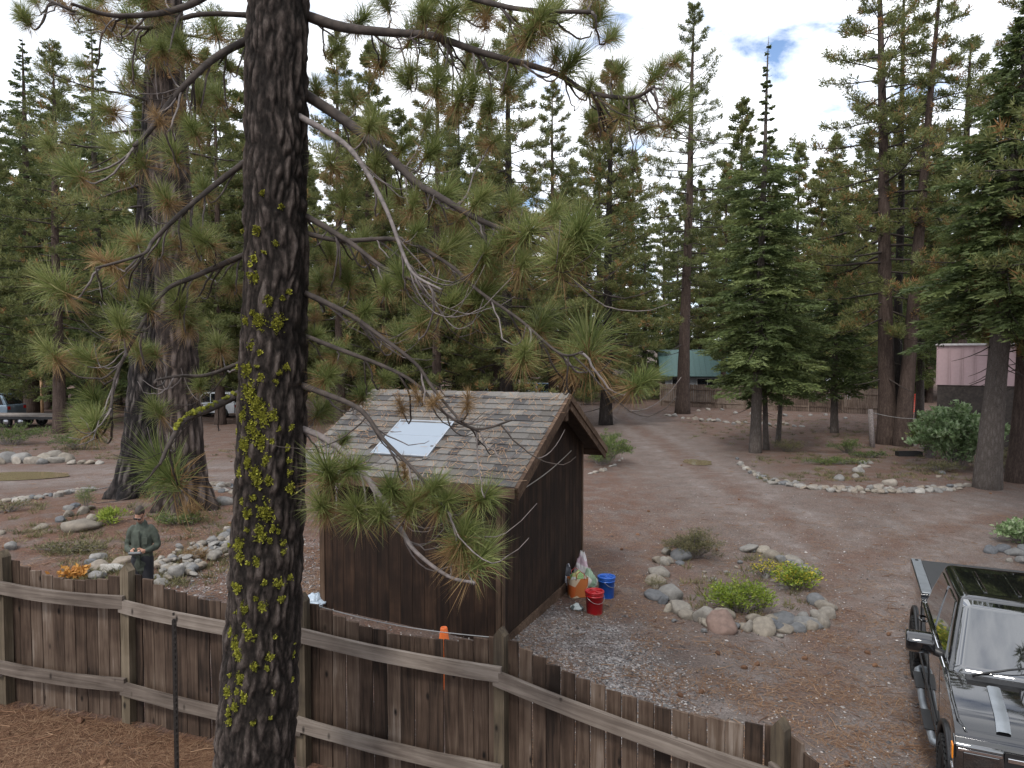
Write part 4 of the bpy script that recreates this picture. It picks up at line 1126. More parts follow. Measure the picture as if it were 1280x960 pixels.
# main limbs traced as pixels with a depth at either end; thickness in pixels at either end
LIMBS = [
 ([(330, 40), (265, 75), (215, 125), (186, 165), (168, 182)], 11, 5, 5.5, 4.9),
 ([(330, 185), (270, 230), (225, 268), (192, 300), (178, 318), (120, 335)], 9, 3, 5.5, 4.8),
 ([(325, 310), (245, 345), (205, 365), (172, 415), (145, 470), (139, 510)], 8, 3, 5.5, 4.7),
 ([(320, 445), (262, 468), (225, 470), (195, 475)], 6, 3, 5.5, 5.0),
 ([(318, 482), (265, 510), (232, 525), (213, 552), (200, 580)], 12, 4, 5.5, 4.9),
 ([(345, 95), (430, 150), (480, 190), (520, 228), (545, 243), (600, 275), (650, 292), (690, 285)], 15, 5, 5.5, 4.7),
 ([(345, 130), (420, 172), (452, 205), (483, 262), (505, 320), (520, 345), (552, 362)], 9, 3, 5.4, 4.6),
 ([(345, 250), (400, 280), (440, 305), (480, 335), (515, 350), (560, 370)], 10, 3, 5.5, 5.0),
 ([(345, 350), (400, 375), (440, 395), (475, 420), (520, 455), (545, 490), (590, 535), (640, 525)], 9, 2.5, 5.5, 4.8),
 ([(345, 405), (420, 435), (480, 458), (520, 480), (560, 520), (600, 540)], 7, 3, 5.5, 4.9),
 ([(345, 470), (400, 490), (450, 512), (480, 550), (520, 590), (560, 640)], 10, 3, 5.5, 4.7),
 ([(345, 525), (400, 545), (440, 575), (475, 620), (500, 660), (520, 690), (560, 720), (592, 728)], 10, 4, 5.5, 4.5),
 ([(345, 5), (420, 32), (480, 40), (540, 45), (600, 65), (690, 90), (735, 115), (790, 122), (818, 108)], 15, 4, 5.5, 4.6),
 ([(345, -120), (450, -60), (540, -20), (640, 10), (740, 15)], 14, 5, 5.5, 4.5),
 ([(330, -60), (240, 5), (150, 20), (90, 5)], 12, 4, 5.5, 4.6),
 ([(325, 20), (250, 18), (180, 35), (110, 20), (60, 0)], 8, 3, 5.5, 5.4),
 ([(345, 280), (420, 300), (500, 300), (560, 330), (600, 365), (650, 400), (700, 442), (728, 440)], 7, 3, 5.5, 4.4),
]
TUFTS = [(68,358,1.1),(145,330,1.15),(62,440,.9),(105,447,1),(108,522,1),(195,512,1.05),(205,588,1.2),(190,440,1),(238,400,1),(150,405,.9),(215,190,1),(190,60,1.05),(248,118,1),(90,215,1.1),(150,215,1),(130,135,1),(245,165,.9),(268,32,.9),(205,245,1),(255,300,.9),(288,352,.9),(272,430,1),(225,382,1),(235,285,1),(30,22,.7),(112,10,.8),(160,22,.9),(235,350,1),(180,380,.9),(255,235,.8),(165,90,.9),(60,180,.8),(250,480,.8),(170,300,.9),
 (402,350,1),(455,300,1.1),(430,250,1),(412,315,.9),(470,205,1),(420,62,1),(452,25,1),(520,40,1.1),(562,18,1),(505,100,1),(535,150,1),(575,120,1),(612,130,.9),(640,60,1.1),(665,38,1.2),(692,20,1.1),(748,22,1),(765,45,.8),(822,92,1),(846,75,.8),(715,78,1),(620,175,.9),(540,190,.9),(470,150,1),(412,200,.9),(440,120,1),(395,110,.9),(590,60,1),(480,0,1),(610,10,1),
 (560,310,1.1),(605,320,1),(562,380,1),(597,372,1.25),(615,340,1),(482,360,1),(500,420,.9),(455,390,1),(420,440,.9),(660,290,1.1),(692,268,1.1),(722,292,1.1),(738,312,1),(700,322,1),(655,442,1.1),(676,405,1.1),(735,430,1.35),(712,452,1.1),(802,478,1.05),(650,330,1),(580,270,1),(520,290,.9),(480,260,.9),(530,400,.9),(600,250,.9),(640,250,.8),
 (482,472,.9),(455,492,.9),(410,470,.9),(405,512,.9),(440,452,.9),(410,590,1.1),(440,585,1),(402,632,1),(446,638,1.05),(490,612,1),(542,610,1),(556,628,.9),(606,620,1.05),(476,642,.9),(516,632,.95),(580,664,1.05),(602,694,1.15),(575,684,.9),(430,550,.8),(500,345,.9),(435,350,.9),(395,420,.8)]
DEAD_T = [(520,492,.9),(585,498,.9),(500,505,.9),(505,585,.8),(478,418,.7),(395,395,.8),(470,320,.8),(560,345,.8),(545,500,.7),(215,300,.8),(240,330,.7)]
limb_mb = [MB() for _ in LIMBS]; limb_pts = []; limb_px = []
for li, (pp, w0, w1, d0, d1) in enumerate(LIMBS):
    n = len(pp); P3 = []; PX = []
    tt = np.linspace(0, 1, n); ts = np.linspace(0, 1, n * 5)
    # smooth the traced line
    X = np.array([p[0] for p in pp], float); Y = np.array([p[1] for p in pp], float)
    def cr(A, t):
        f = t * (n - 1); k = min(n - 2, int(f)); u = f - k
        p0, p1, p2, p3 = A[max(k - 1, 0)], A[k], A[k + 1], A[min(k + 2, n - 1)]
        return .5 * (2 * p1 + (p2 - p0) * u + (2 * p0 - 5 * p1 + 4 * p2 - p3) * u * u + (3 * p1 - p0 - 3 * p2 + p3) * u ** 3)
    for t in ts:
        x, y = cr(X, t), cr(Y, t); d = d0 + .25 + (d1 - d0 - .25) * t ** .9 + .12 * noise.noise((t * 4, li, 0))
        P3.append(np.array(at(x, y, d) - nbase)); PX.append((x, y, d))
    P3 = np.array(P3); rad = np.array([(w0 + (w1 - w0) * t ** .7) * .5 * PX[i][2] / FPX for i, t in enumerate(ts)])
    rad = rad * np.array([1 + .12 * noise.noise((t * 25, li, 3)) for t in ts])
    limb_mb[li].tube(P3, rad, 8)
    limb_pts.append(P3); limb_px.append(np.array(PX))
TW = []
def add_tuft(px, py, s, dead=False, d=None, li=None):
    best = None
    for l2, PX in enumerate(limb_px):
        if li is not None and l2 != li: continue
        dist = np.hypot(PX[:, 0] - px, PX[:, 1] - py)
        # prefer joining a limb nearer the trunk than the tuft
        pen = dist + 60 * (np.abs(PX[:, 0] - 345) > abs(px - 345) + 10) + 40 * (dist < 30)
        k = int(np.argmin(pen))
        if best is None or pen[k] < best[0]: best = (pen[k], l2, k)
    _, l2, k = best
    k = max(2, k - rnd.randrange(0, 3)); k = min(k, len(limb_px[l2]) - 1)
    depth = limb_px[l2][k][2] + rnd.uniform(-.2, .6) if d is None else d
    E = np.array(at(px, py, max(depth, 4.0)) - nbase)
    A = limb_pts[l2][k]; L = np.linalg.norm(E - A)
    tan = limb_pts[l2][min(k + 1, len(limb_pts[l2]) - 1)] - limb_pts[l2][k - 1]; tan /= np.linalg.norm(tan) + 1e-6
    out = E - A; out /= np.linalg.norm(out) + 1e-6
    endd = np.array([out[0] * .55 + rnd.uniform(-.35, .35), out[1] * .4 + rnd.uniform(-.45, .1), .55 + rnd.uniform(-.25, .3)]); endd /= np.linalg.norm(endd)
    B1 = A + tan * L * .3 - np.array([0, 0, .12 * L]); B2 = E - endd * .10 - endd * L * .28 - np.array([0, 0, .10 * L]); E0 = E - endd * .09 * s
    ts = np.linspace(0, 1, 11)[:, None]
    pts = (1 - ts) ** 3 * A + 3 * (1 - ts) ** 2 * ts * B1 + 3 * (1 - ts) * ts ** 2 * B2 + ts ** 3 * E0
    pts[1:-1] += np.array([[noise.noise((px * .1, py * .1, q * .6)), noise.noise((px * .1, py * .1 + 9, q * .6)), noise.noise((px * .1 + 5, py * .1, q * .6))] for q in range(9)]) * .018
    limb_mb[l2].tube(pts, np.linspace(.0085, .0048, 11), 6, 1 if rnd.random() < .6 else 0)
    TW.append((l2, E, endd, s, dead))
for (x, y, s) in TUFTS: add_tuft(x, y, s * (1.2 if y > 560 or (x, y) in ((735, 430), (676, 405), (597, 372)) else 1.0), d=4.75 if y > 560 and x > 380 else None)
for (x, y, s) in DEAD_T: add_tuft(x, y, s, True)
for q in range(92):                       # more sprays along the upper limbs
    li = rnd.choice([0, 0, 1, 5, 5, 5, 6, 7, 12, 12, 12, 13, 13, 14, 14, 15, 15, 2, 16])
    PX = limb_px[li]; k = rnd.randrange(len(PX) // 4, len(PX))
    y = PX[k][1] + rnd.uniform(-55, 60)
    add_tuft(PX[k][0] + rnd.uniform(-45, 45), y, rnd.uniform(.75, 1.05), rnd.random() < .08, li=li)
# bare hanging twigs: long thin arcs that droop and turn up again
for q in range(120):
    li = rnd.choice([0, 1, 2, 3, 4, 5, 5, 5, 6, 6, 7, 7, 8, 8, 9, 9, 10, 10, 11, 12, 12, 12, 13, 14, 15, 16]); P3 = limb_pts[li]; k = rnd.randrange(len(P3) // 5, len(P3))
    A = P3[k]; L = rnd.uniform(.25, .95); sg = math.copysign(1, P3[-1][0] - P3[0][0])
    a = rnd.gauss(0, .9); o = np.array([sg * math.cos(a), math.sin(a) * .7, 0]); ts = np.linspace(0, 1, 11)[:, None]
    sagk = rnd.uniform(.5, 1.1)
    pts = A + o * L * (ts ** rnd.uniform(.8, 1.5)) * .85 + np.array([0, 0, 1]) * L * sagk * (-1.1 * ts + rnd.uniform(.5, 1.1) * ts ** 2.6)
    pts[1:] += np.array([[noise.noise((q, m * .5, 0)), noise.noise((q, m * .5, 4)), noise.noise((q, m * .5, 8))] for m in range(10)]) * .025
    limb_mb[li].tube(pts, np.linspace(.0065, .0022, 11), 5, 1 if rnd.random() < .5 else 0)
    if rnd.random() < .5:
        B0 = pts[5]; o2 = o * rnd.uniform(.2, .6) + np.array([rnd.uniform(-.6, .6), rnd.uniform(-.4, .4), rnd.uniform(-.5, .3)]); t2 = np.linspace(0, 1, 7)[:, None]
        limb_mb[li].tube(B0 + o2 * L * .4 * t2 + np.array([0, 0, 1]) * L * .25 * t2 ** 2.2, np.linspace(.0042, .0018, 7), 4, 1)
limb_obj = []
for li, mb in enumerate(limb_mb):
    limb_obj.append(mb.build('limb', [M['limb'] if li not in (6, 11) else M['twig_grey'], M['twig_grey']], NP, True))
for l2, E, endd, s, dead in TW:
    me = rnd.choice(DEADT if dead else TUFT)
    q = Vector(endd).to_track_quat('Z', 'Y').to_euler()
    q2 = s * rnd.uniform(.72, 1.12); link('needle_tuft', me, limb_obj[l2], E, q, (q2 * rnd.uniform(.85, 1.1), q2 * rnd.uniform(.85, 1.1), q2 * rnd.uniform(.9, 1.35)))
# moss on the lower left limb
mm_ = MB()
for q in range(150):
    P3 = limb_pts[4]; k = rnd.randrange(2, 16); sz = rnd.uniform(.008, .018)
    c = P3[k] + np.array([rnd.gauss(0, .012), rnd.gauss(0, .02), rnd.uniform(.012, .03)])
    mm_.add(IV * np.array([rnd.uniform(.6, 1.4) for _ in range(len(IV))])[:, None] * sz + c, IF, 0, rnd.uniform(.0, .6))
mm_.build('limb_moss', M['lichen'], limb_obj[4], kind='stuff')
# ------------------------------------------------------------------ stones
def stone_mat(name, stops):
    m, n, l, b = newmat(name)
    oi = n.new('ShaderNodeObjectInfo'); r = ramp(n, stops); l.new(oi.outputs['Random'], r.inputs[0])
    co = n.new('ShaderNodeTexCoord'); tx = n.new('ShaderNodeTexNoise'); tx.inputs['Scale'].default_value = 5; tx.inputs['Detail'].default_value = 9; tx.inputs['Roughness'].default_value = .7
    l.new(co.outputs['Object'], tx.inputs[0])
    ov = n.new('ShaderNodeMixRGB'); ov.blend_type = 'OVERLAY'; ov.inputs[0].default_value = .75; l.new(r.outputs[0], ov.inputs[1]); l.new(tx.outputs[0], ov.inputs[2])
    l.new(ov.outputs[0], b.inputs['Base Color']); b.inputs['Roughness'].default_value = .82
    bp = n.new('ShaderNodeBump'); bp.inputs['Strength'].default_value = .5; bp.inputs['Distance'].default_value = .02; l.new(tx.outputs[0], bp.inputs['Height']); l.new(bp.outputs[0], b.inputs['Normal'])
    return m
M['stone'] = stone_mat('stone', [(0, (.075, .08, .09)), (.25, (.125, .125, .125)), (.45, (.18, .168, .15)), (.75, (.155, .132, .105)), (1, (.23, .205, .17))])
M['stone_pale'] = stone_mat('stone_pale', [(0, (.14, .135, .13)), (.5, (.215, .203, .187)), (.8, (.19, .155, .12)), (1, (.29, .277, .255))])
M['stone_red'] = stone_mat('stone_red', [(0, (.15, .10, .082)), (1, (.17, .115, .095))])
def stone_mesh(seed, mat):
    bm = bmesh.new(); bmesh.ops.create_icosphere(bm, subdivisions=3, radius=.5)
    rr = random.Random(seed); f = Vector((rr.uniform(.8, 1.25), rr.uniform(.7, 1.1), rr.uniform(.55, .85)))
    for _ in range(11):                      # a few flattened faces
        nn = Vector((rr.gauss(0, 1), rr.gauss(0, 1), rr.gauss(0, 1))).normalized(); dcut = rr.uniform(.31, .44)
        for v in bm.verts:
            e = v.co.dot(nn) - dcut
            if e > 0: v.co -= nn * e * .93
    for v in bm.verts:
        v.co *= 1 + .14 * noise.noise(v.co * 2.2 + Vector((seed * 3, 0, 0))) + .04 * noise.noise(v.co * 7 + Vector((0, seed, 0)))
        v.co = Vector((v.co.x * f.x, v.co.y * f.y, v.co.z * f.z))
    me = bpy.data.meshes.new('stone'); bm.to_mesh(me); bm.free()
    for p in me.polygons: p.use_smooth = True
    me.materials.append(M[mat]); return me
STONES = [stone_mesh(s, 'stone') for s in range(8)]
STONES_P = [stone_mesh(20 + s, 'stone_pale') for s in range(8)]
STONE_R = stone_mesh(33, 'stone_red')
def stones(label, pts, cat='stone border', name='stone_border', pale=False):
    """pts: (px, py, size in metres)"""
    c = gp(sum(p[0] for p in pts) / len(pts), sum(p[1] for p in pts) / len(pts))
    t = thing(name, label, cat, c)
    for q in pts:
        g = gp(q[0], q[1]); s = q[2]
        me = q[3] if len(q) > 3 else rnd.choice(STONES_P if (pale if isinstance(pale, bool) else rnd.random() < pale) else STONES)
        sz = (s * rnd.uniform(.75, 1.0), s * rnd.uniform(.65, .95), s * rnd.uniform(.7, 1.0))
        link('stone', me, t, (g.x - c.x, g.y - c.y, g.z - c.z + s * (q[4] if len(q) > 4 else .09)), (rnd.uniform(-.3, .3), rnd.uniform(-.3, .3), rnd.uniform(0, 6.28)), sz)
    return t
def along(poly, step, size, jit=3):
    out = []
    for (a, b) in zip(poly[:-1], poly[1:]):
        L = math.hypot(b[0] - a[0], b[1] - a[1]); n = max(1, round(L / step))
        for k in range(n):
            t = (k + rnd.uniform(.2, .8)) / n
            out.append((a[0] + (b[0] - a[0]) * t + rnd.uniform(-jit, jit) * .5, a[1] + (b[1] - a[1]) * t + rnd.uniform(-jit, jit) * .6, size * rnd.uniform(.7, 1.3)))
    return out
isl = [(851, 698, .52), (832, 692, .32), (823, 703, .32), (832, 705, .3), (824, 718, .36), (820, 728, .34), (819, 747, .40), (839, 746, .46), (849, 765, .42), (836, 764, .26), (859, 772, .36), (882, 776, .56), (903, 786, .54, STONE_R), (905, 772, .4), (935, 787, .30), (943, 779, .40), (953, 789, .46), (961, 782, .3), (967, 776, .3), (980, 777, .36), (981, 789, .32), (997, 788, .32), (1010, 782, .42), (1003, 773, .26), (1020, 772, .3), (1030, 782, .36), (1032, 771, .38), (1032, 760, .34), (1020, 754, .34), (936, 688, .42), (953, 690, .34), (966, 697, .34), (977, 702, .32), (990, 702, .38), (997, 708, .34), (1006, 713, .28), (1013, 717, .28), (882, 722, .12), (893, 725, .13), (886, 727, .1), (880, 716, .1), (920, 710, .12), (925, 704, .14), (957, 722, .2), (968, 727, .2), (880, 790, .14), (975, 796, .12), (842, 777, .12), (908, 716, .11), (850, 705, .2)]
isl = [(q[0], q[1], q[2] * 1.22) + tuple(q[3:]) for q in isl] + along([(845, 700), (824, 712), (818, 730), (822, 750), (845, 765), (872, 776), (900, 784), (935, 788), (970, 789), (1005, 786), (1030, 778), (1036, 765), (1024, 750)], 11, .26) + along([(925, 687), (955, 692), (985, 702), (1012, 716)], 9, .26)
stones('oval ring of grey river stones around the island planting bed', isl)
stones('long curved border of pale stones edging the bed under the firs', along([(922, 574), (932, 588), (950, 598), (975, 605), (1010, 609), (1050, 612), (1100, 613), (1140, 613), (1180, 610), (1216, 608)], 5, .30) + along([(925, 580), (960, 604), (1040, 614), (1120, 616), (1200, 612)], 6, .3) + [(1098, 612, .5, STONES_P[3]), (1112, 606, .55, STONES_P[5]), (1075, 590, .4), (1070, 597, .35), (1080, 584, .4), (1050, 600, .5)], pale=.75)
stones('pale stones around the foot of the tall pine at the driveway bend', along([(828, 519), (850, 522), (880, 526), (920, 529), (960, 531), (1005, 533)], 8, .42), pale=.9)
stones('row of pale stones along the foot of the far fence', along([(868, 512), (910, 515), (960, 518), (1010, 520), (1060, 522)], 16, .4), pale=True)
stones('pale stones edging the shrub behind the shed', along([(735, 594), (755, 588), (772, 580), (780, 568), (782, 556)], 6, .24), pale=.9)
stones('low heap of stones behind the reddish pines', along([(1142, 556), (1160, 553), (1172, 560), (1150, 562)], 7, .5), 'stone heap', 'stone_heap', pale=.5)
stones('pale stones inside the fir bed beside the buried black trough', along([(1068, 590), (1078, 583), (1090, 578)], 5, .3) + along([(1168, 585), (1180, 592), (1172, 598)], 6, .3), 'stone heap', 'stone_heap', pale=.9)
stones('cluster of brown boulders at the right edge under the leafy plant', [(1238, 690, .40), (1253, 688, .44), (1268, 693, .42), (1277, 703, .36), (1262, 702, .2), (1284, 690, .5)], 'boulders', 'stone_heap', pale=.4)
stones('row of large pale boulders beyond the left dirt track', [(10, 577, .95), (30, 577, .9), (41, 579, .75), (22, 579, .6), (55, 575, .8), (65, 573, 1.0), (70, 578, .8), (82, 577, .9), (52, 580, .6), (90, 580, .5), (103, 580, .5), (112, 580, .45), (125, 580, .4), (0, 580, .6), (-20, 577, .9)], 'boulders', 'boulder_row', pale=.6)
stones('line of stones along the near edge of the left dirt track', along([(5, 628), (30, 625), (60, 621), (85, 618), (118, 612)], 7, .34) + along([(255, 606), (275, 607), (298, 612)], 4, .3) + along([(258, 612), (300, 617)], 5, .3), pale=.5)
pile = []
for q in range(140):
    t = rnd.random(); x = 196 + t * 108; y = 722 - t * 52 + rnd.gauss(0, 9)
    pile.append((x, y, rnd.uniform(.11, .25), rnd.choice(STONES_P + STONES), rnd.uniform(.1, .5)))
pile += [(219, 722, .46, STONES_P[1], .25), (237, 718, .32), (268, 700, .36, STONES[3], .25), (281, 672, .34), (290, 684, .32), (262, 690, .3), (200, 732, .34), (245, 712, .3)]
stones('heap of rounded river stones to the right of the man', pile, 'stone heap', 'stone_heap')
stones('scattered stones on the needle bank left of the man', [(51, 661, .34), (76, 652, .34), (85, 646, .4), (104, 642, .42), (111, 637, .36), (86, 637, .3), (94, 634, .3), (116, 651, .36), (101, 660, .9, STONES[2], .02), (14, 686, .45), (123, 701, .42), (121, 712, .44), (134, 714, .34), (146, 713, .34), (122, 722, .4), (105, 718, .3), (155, 706, .45), (2, 668, .2), (283, 630, .5), (113, 706, .35)], 'stones', 'stone_scatter', pale=.6)

# ------------------------------------------------------------------ plants
def bush_mesh(name, seed, rx, ry, h, n, leaf, bw, mat, stems=26, upright=.6, clumps=9, yellow=0):
    rr = np.random.default_rng(seed); mb = MB(); r2 = random.Random(seed)
    C = []
    for s in range(stems):
        a = r2.uniform(0, 6.28); d = math.sqrt(r2.random())
        e = np.array([math.cos(a) * rx * d, math.sin(a) * ry * d, h * r2.uniform(.45, 1.0) * (1 - .45 * d * d)])
        b0 = e * np.array([.18, .18, 0]); ts = np.linspace(0, 1, 6)[:, None]
        pts = b0 + (e - b0) * ts + np.array([0, 0, .15 * h]) * np.sin(ts * 3.14) 
        mb.tube(pts, np.linspace(.008, .002, 6), 4, 1, cap=False); C.append(pts)
    C = np.array(C)
    si = rr.integers(0, stems, n); t = np.clip(rr.beta(2.4, 1.1, n), .12, 1) * 4.999; k = t.astype(int); f = (t - k)[:, None]
    P = C[si, k] * (1 - f) + C[si, np.minimum(k + 1, 5)] * f + rr.normal(0, .035 + leaf * .25, (n, 3)) * np.array([1, 1, .7])
    P[:, 2] = np.maximum(P[:, 2], .01)
    D = rr.normal(0, 1, (n, 3)); D[:, 2] = np.abs(D[:, 2]) * upright * 1.6; out = P * np.array([1, 1, 0]); D = unit(D + unit(out + 1e-6) * .5) * (leaf * rr.uniform(.6, 1.3, n))[:, None]
    mats = np.zeros(n, int)
    if yellow: mats = np.where((rr.random(n) < yellow) & (P[:, 2] > h * .35), 2, 0)
    mb.blades(P, D, bw * rr.uniform(.7, 1.3, n), np.clip(rr.normal(.5, .22, n), 0, 1), mats)
    return mb.mesh('foliage', [M[mat], M['twig_grey'], M['plant_yellow']])
def bush(px, py, rx, ry, h, n, leaf, bw, mat, label, seed, cat='shrub', name='shrub', **kw):
    g = gp(px, py)
    t = thing(name, label, cat, (g.x, g.y, gz(g.x, g.y)))
    o = link('foliage', bush_mesh('foliage', seed, rx, ry, h, n, leaf, bw, mat, **kw), t, kind='stuff')
    return t
bush(868, 697, .72, .5, .72, 6000, .055, .012, 'shrub_dry', 'grey green wiry shrub at the back of the island bed', 1, stems=70)
bush(926, 766, .62, .48, .62, 2600, .085, .02, 'plant_lime', 'bright lime green fern like plant at the front of the island bed', 2, 'plant', 'leafy_plant', stems=40)
bush(993, 737, .5, .4, .56, 1700, .07, .026, 'plant_lime', 'lime green plant with yellow flowers at the right of the island bed', 3, 'plant', 'leafy_plant', stems=30, yellow=.25)
bush(958, 722, .42, .32, .46, 600, .05, .022, 'shrub_green', 'sparse yellow flowering stems in the middle of the island bed', 4, 'plant', 'flowering_plant', stems=22, yellow=.6)
bush(900, 745, .3, .22, .18, 300, .06, .02, 'leaf_pale', 'small pale leaved plant in the island bed', 42, 'plant', 'leafy_plant', stems=14)
bush(822, 735, .16, .14, .16, 400, .09, .006, 'shrub_dry', 'dry tan grass tuft among the ring stones', 43, 'grass tuft', 'grass_tuft', stems=12)
bush(752, 580, 1.15, 2.4, 1.5, 9000, .09, .022, 'shrub_green', 'green broom like shrub behind the right corner of the shed', 5, stems=90, upright=1.2)
bush(140, 655, .35, .3, .34, 900, .10, .018, 'plant_lime', 'bright green young plant behind the man', 6, 'plant', 'leafy_plant', stems=24, upright=1.2)
bush(108, 640, .18, .18, .7, 500, .12, .008, 'shrub_green', 'small pine seedling by the stones behind the man', 61, 'seedling', 'pine_seedling', stems=10)
bush(1196, 584, 2.0, 1.1, 2.7, 9500, .18, .085, 'leaf_pale', 'large pale leaved bush in front of the pink metal building', 7, 'bush', 'leafy_bush', stems=60)
bush(1162, 572, .9, .8, 2.2, 3000, .13, .06, 'shrub_green', 'green leafy bush left of the large pale leaved bush', 71, 'bush', 'leafy_bush', stems=40)
bush(1258, 590, 1.1, .8, 1.0, 1800, .1, .03, 'shrub_dry', 'dry olive shrub right of the leaning conifer', 72, stems=50)
bush(1276, 680, .55, .5, .62, 1100, .12, .06, 'leaf_pale', 'broad leaved plant above the boulders at the right edge', 8, 'plant', 'leafy_plant', stems=26)
bush(1060, 566, 1.0, .8, .7, 1800, .07, .024, 'shrub_green', 'low olive shrub by the leaning grey post', 9, stems=50)
bush(985, 565, .9, .7, .65, 1500, .07, .022, 'shrub_dry', 'low dry shrub at the foot of the fir clump', 10, stems=50)
bush(1040, 580, 1.5, .6, .25, 1800, .06, .03, 'shrub_green', 'low green ground plant in the middle of the fir bed', 11, 'plant', 'ground_plant', stems=60)
bush(1085, 572, .9, .5, .28, 1200, .06, .03, 'shrub_green', 'low yellow green ground plant under the reddish pines', 12, 'plant', 'ground_plant', stems=40)
bush(1175, 590, 1.0, .6, .45, 1500, .07, .022, 'shrub_dry', 'dry low shrub before the large pale leaved bush', 13, stems=50)
bush(12, 556, 2.2, 1.2, 1.2, 4200, .09, .03, 'shrub_green', 'olive shrub in front of the flatbed trailer', 14, stems=70)
bush(100, 562, 1.6, 1.0, .9, 3000, .08, .026, 'shrub_green', 'low spreading shrub below the pine at left', 15, stems=60)
bush(8, 640, .8, .5, .35, 900, .06, .02, 'shrub_dry', 'low olive shrub at left edge beside the stone line', 16, stems=30)
bush(85, 690, .8, .35, .18, 900, .08, .02, 'shrub_dry', 'yellow green dry grass on the bank left of the man', 17, 'grass', 'grass_tuft', stems=40)
bush(222, 655, .7, .4, .28, 1100, .08, .02, 'shrub_green', 'low yellow green plant at the foot of the double pine', 18, 'plant', 'ground_plant', stems=40)
bush(245, 700, .22, .2, .26, 600, .11, .006, 'needle_brown' , 'dry tan brush on the stone heap', 19, 'brush', 'dry_brush', stems=20)
bush(200, 636, .5, .3, .55, 900, .16, .007, 'needle_brown', 'dead orange needle spray against the double pine', 20, 'brush', 'dry_brush', stems=22)
bush(238, 655, .14, .12, .45, 350, .22, .01, 'needle_brown', 'tan dry grass tuft at the foot of the brown trunk', 21, 'grass tuft', 'grass_tuft', stems=16, upright=2)
bush(92, 722, .22, .14, .16, 220, .1, .05, 'leaf_orange', 'patch of orange dried leaves behind the fence left of the man', 22, 'leaves', 'dry_leaves', stems=8)
bush(690, 505, 1.6, 1, 1.3, 2200, .1, .04, 'shrub_green', 'round green shrub by the far driveway', 23, stems=50)
bush(735, 506, 1.8, 1, 1.2, 2200, .1, .04, 'shrub_green', 'green shrub before the short far fence', 24, stems=50)

# fallen grey branch at the double pine
g = gp(140, 618); mb = MB()
mb.tube([at(90, 612, g.y - 1) , at(125, 611, g.y - .8), at(150, 606, g.y - .7), at(175, 597, g.y - .5), at(200, 590, g.y - .4)], [.012, .02, .026, .032, .035], 6)
mb.tube([at(150, 606, g.y - .7), at(156, 592, g.y - .7), at(150, 578, g.y - .7)], [.022, .016, .01], 5)
mb.tube([at(160, 602, g.y - .65), at(170, 590, g.y - .6), at(178, 584, g.y - .6)], [.02, .014, .008], 5)
mb.build('fallen_branch', M['twig_grey'], smooth=True, label='bare grey fallen branch leaning on the charred trunk', cat='branch')

# ------------------------------------------------------------------ buckets, bags, cone
def lathe(mb, prof, n=28, mat=0):
    P = np.array(prof, float); a = np.linspace(0, 2 * np.pi, n, endpoint=False)
    V = np.stack([P[:, 0:1] * np.cos(a), P[:, 0:1] * np.sin(a), np.repeat(P[:, 1:2], n, 1)], -1).reshape(-1, 3)
    i = np.arange(len(P) - 1)[:, None] * n; j = np.arange(n)[None]; k = (j + 1) % n
    return mb.add(V, np.stack([i + j, i + k, i + n + k, i + n + j], -1).reshape(-1, 4), mat)
def bucket(px, py, col, label, rz):
    g = gp(px, py); t = thing('bucket', label, 'bucket', (g.x, g.y, gz(g.x, g.y) - .005), rz)
    m = plain('plastic', col, .35, var=.06, spec=.5)
    mb = MB(); lathe(mb, [(0, 0), (.128, 0), (.132, .006), (.148, .30), (.156, .302), (.156, .312), (.150, .314), (.152, .335), (.158, .337), (.158, .352), (.15, .354), (.15, .365), (0, .364)]); mb.build('body', m, t, True)
    ld = MB(); lathe(ld, [(0, .372), (.10, .372), (.105, .366), (.125, .366), (.128, .384), (.160, .386), (.164, .38), (.164, .358), (.1535, .357)]); L = ld.build('lid', m, t, True)
    sp = MB()
    for k in range(4):
        a = k * math.pi / 2; sp.box((.0, -.012, .374), (.118, .012, .386), M=Matrix.Rotation(a, 4, 'Z'))
    lathe(sp, [(0, .389), (.03, .389), (.034, .374)], 16); sp.build('spokes', m, L)
    h = MB(); aa = np.linspace(-.1, math.pi + .1, 18)
    h.tube([(math.cos(a) * .163, -.03 - math.sin(a) * .12, .30 - math.sin(a) * .10) for a in aa], .003, 5); h.build('handle', plain('wire', (.5, .5, .5), .35, .8), t, True)
bucket(743, 766, (.36, .008, .014), 'red plastic bucket with spoked lid by the shed corner', .5)
bucket(758, 746, (.012, .09, .42), 'blue plastic bucket with spoked lid behind the red one', 1.1)
def crumple(seed, rx, ry, h, mats, name, parent, loc, taper=.5, amp=.28):
    bm = bmesh.new(); bmesh.ops.create_icosphere(bm, subdivisions=4, radius=1)
    for v in bm.verts:
        p = v.co.copy(); f = 1 + amp * noise.noise(p * 1.7 + Vector((seed, 0, 0))) + amp * .7 * abs(noise.noise(p * 4 + Vector((0, seed, 0)))) - amp * .4 * abs(noise.noise(p * 9 + Vector((0, 0, seed))))
        p *= f; k = 1 - taper * max(0, p.z)
        v.co = Vector((p.x * rx * k, p.y * ry * k, (max(p.z, -.8) + .8) / 1.8 * h))
    me = bpy.data.meshes.new(name); bm.to_mesh(me); bm.free(); me.materials.append(mats)
    return link(name, me, parent, loc)
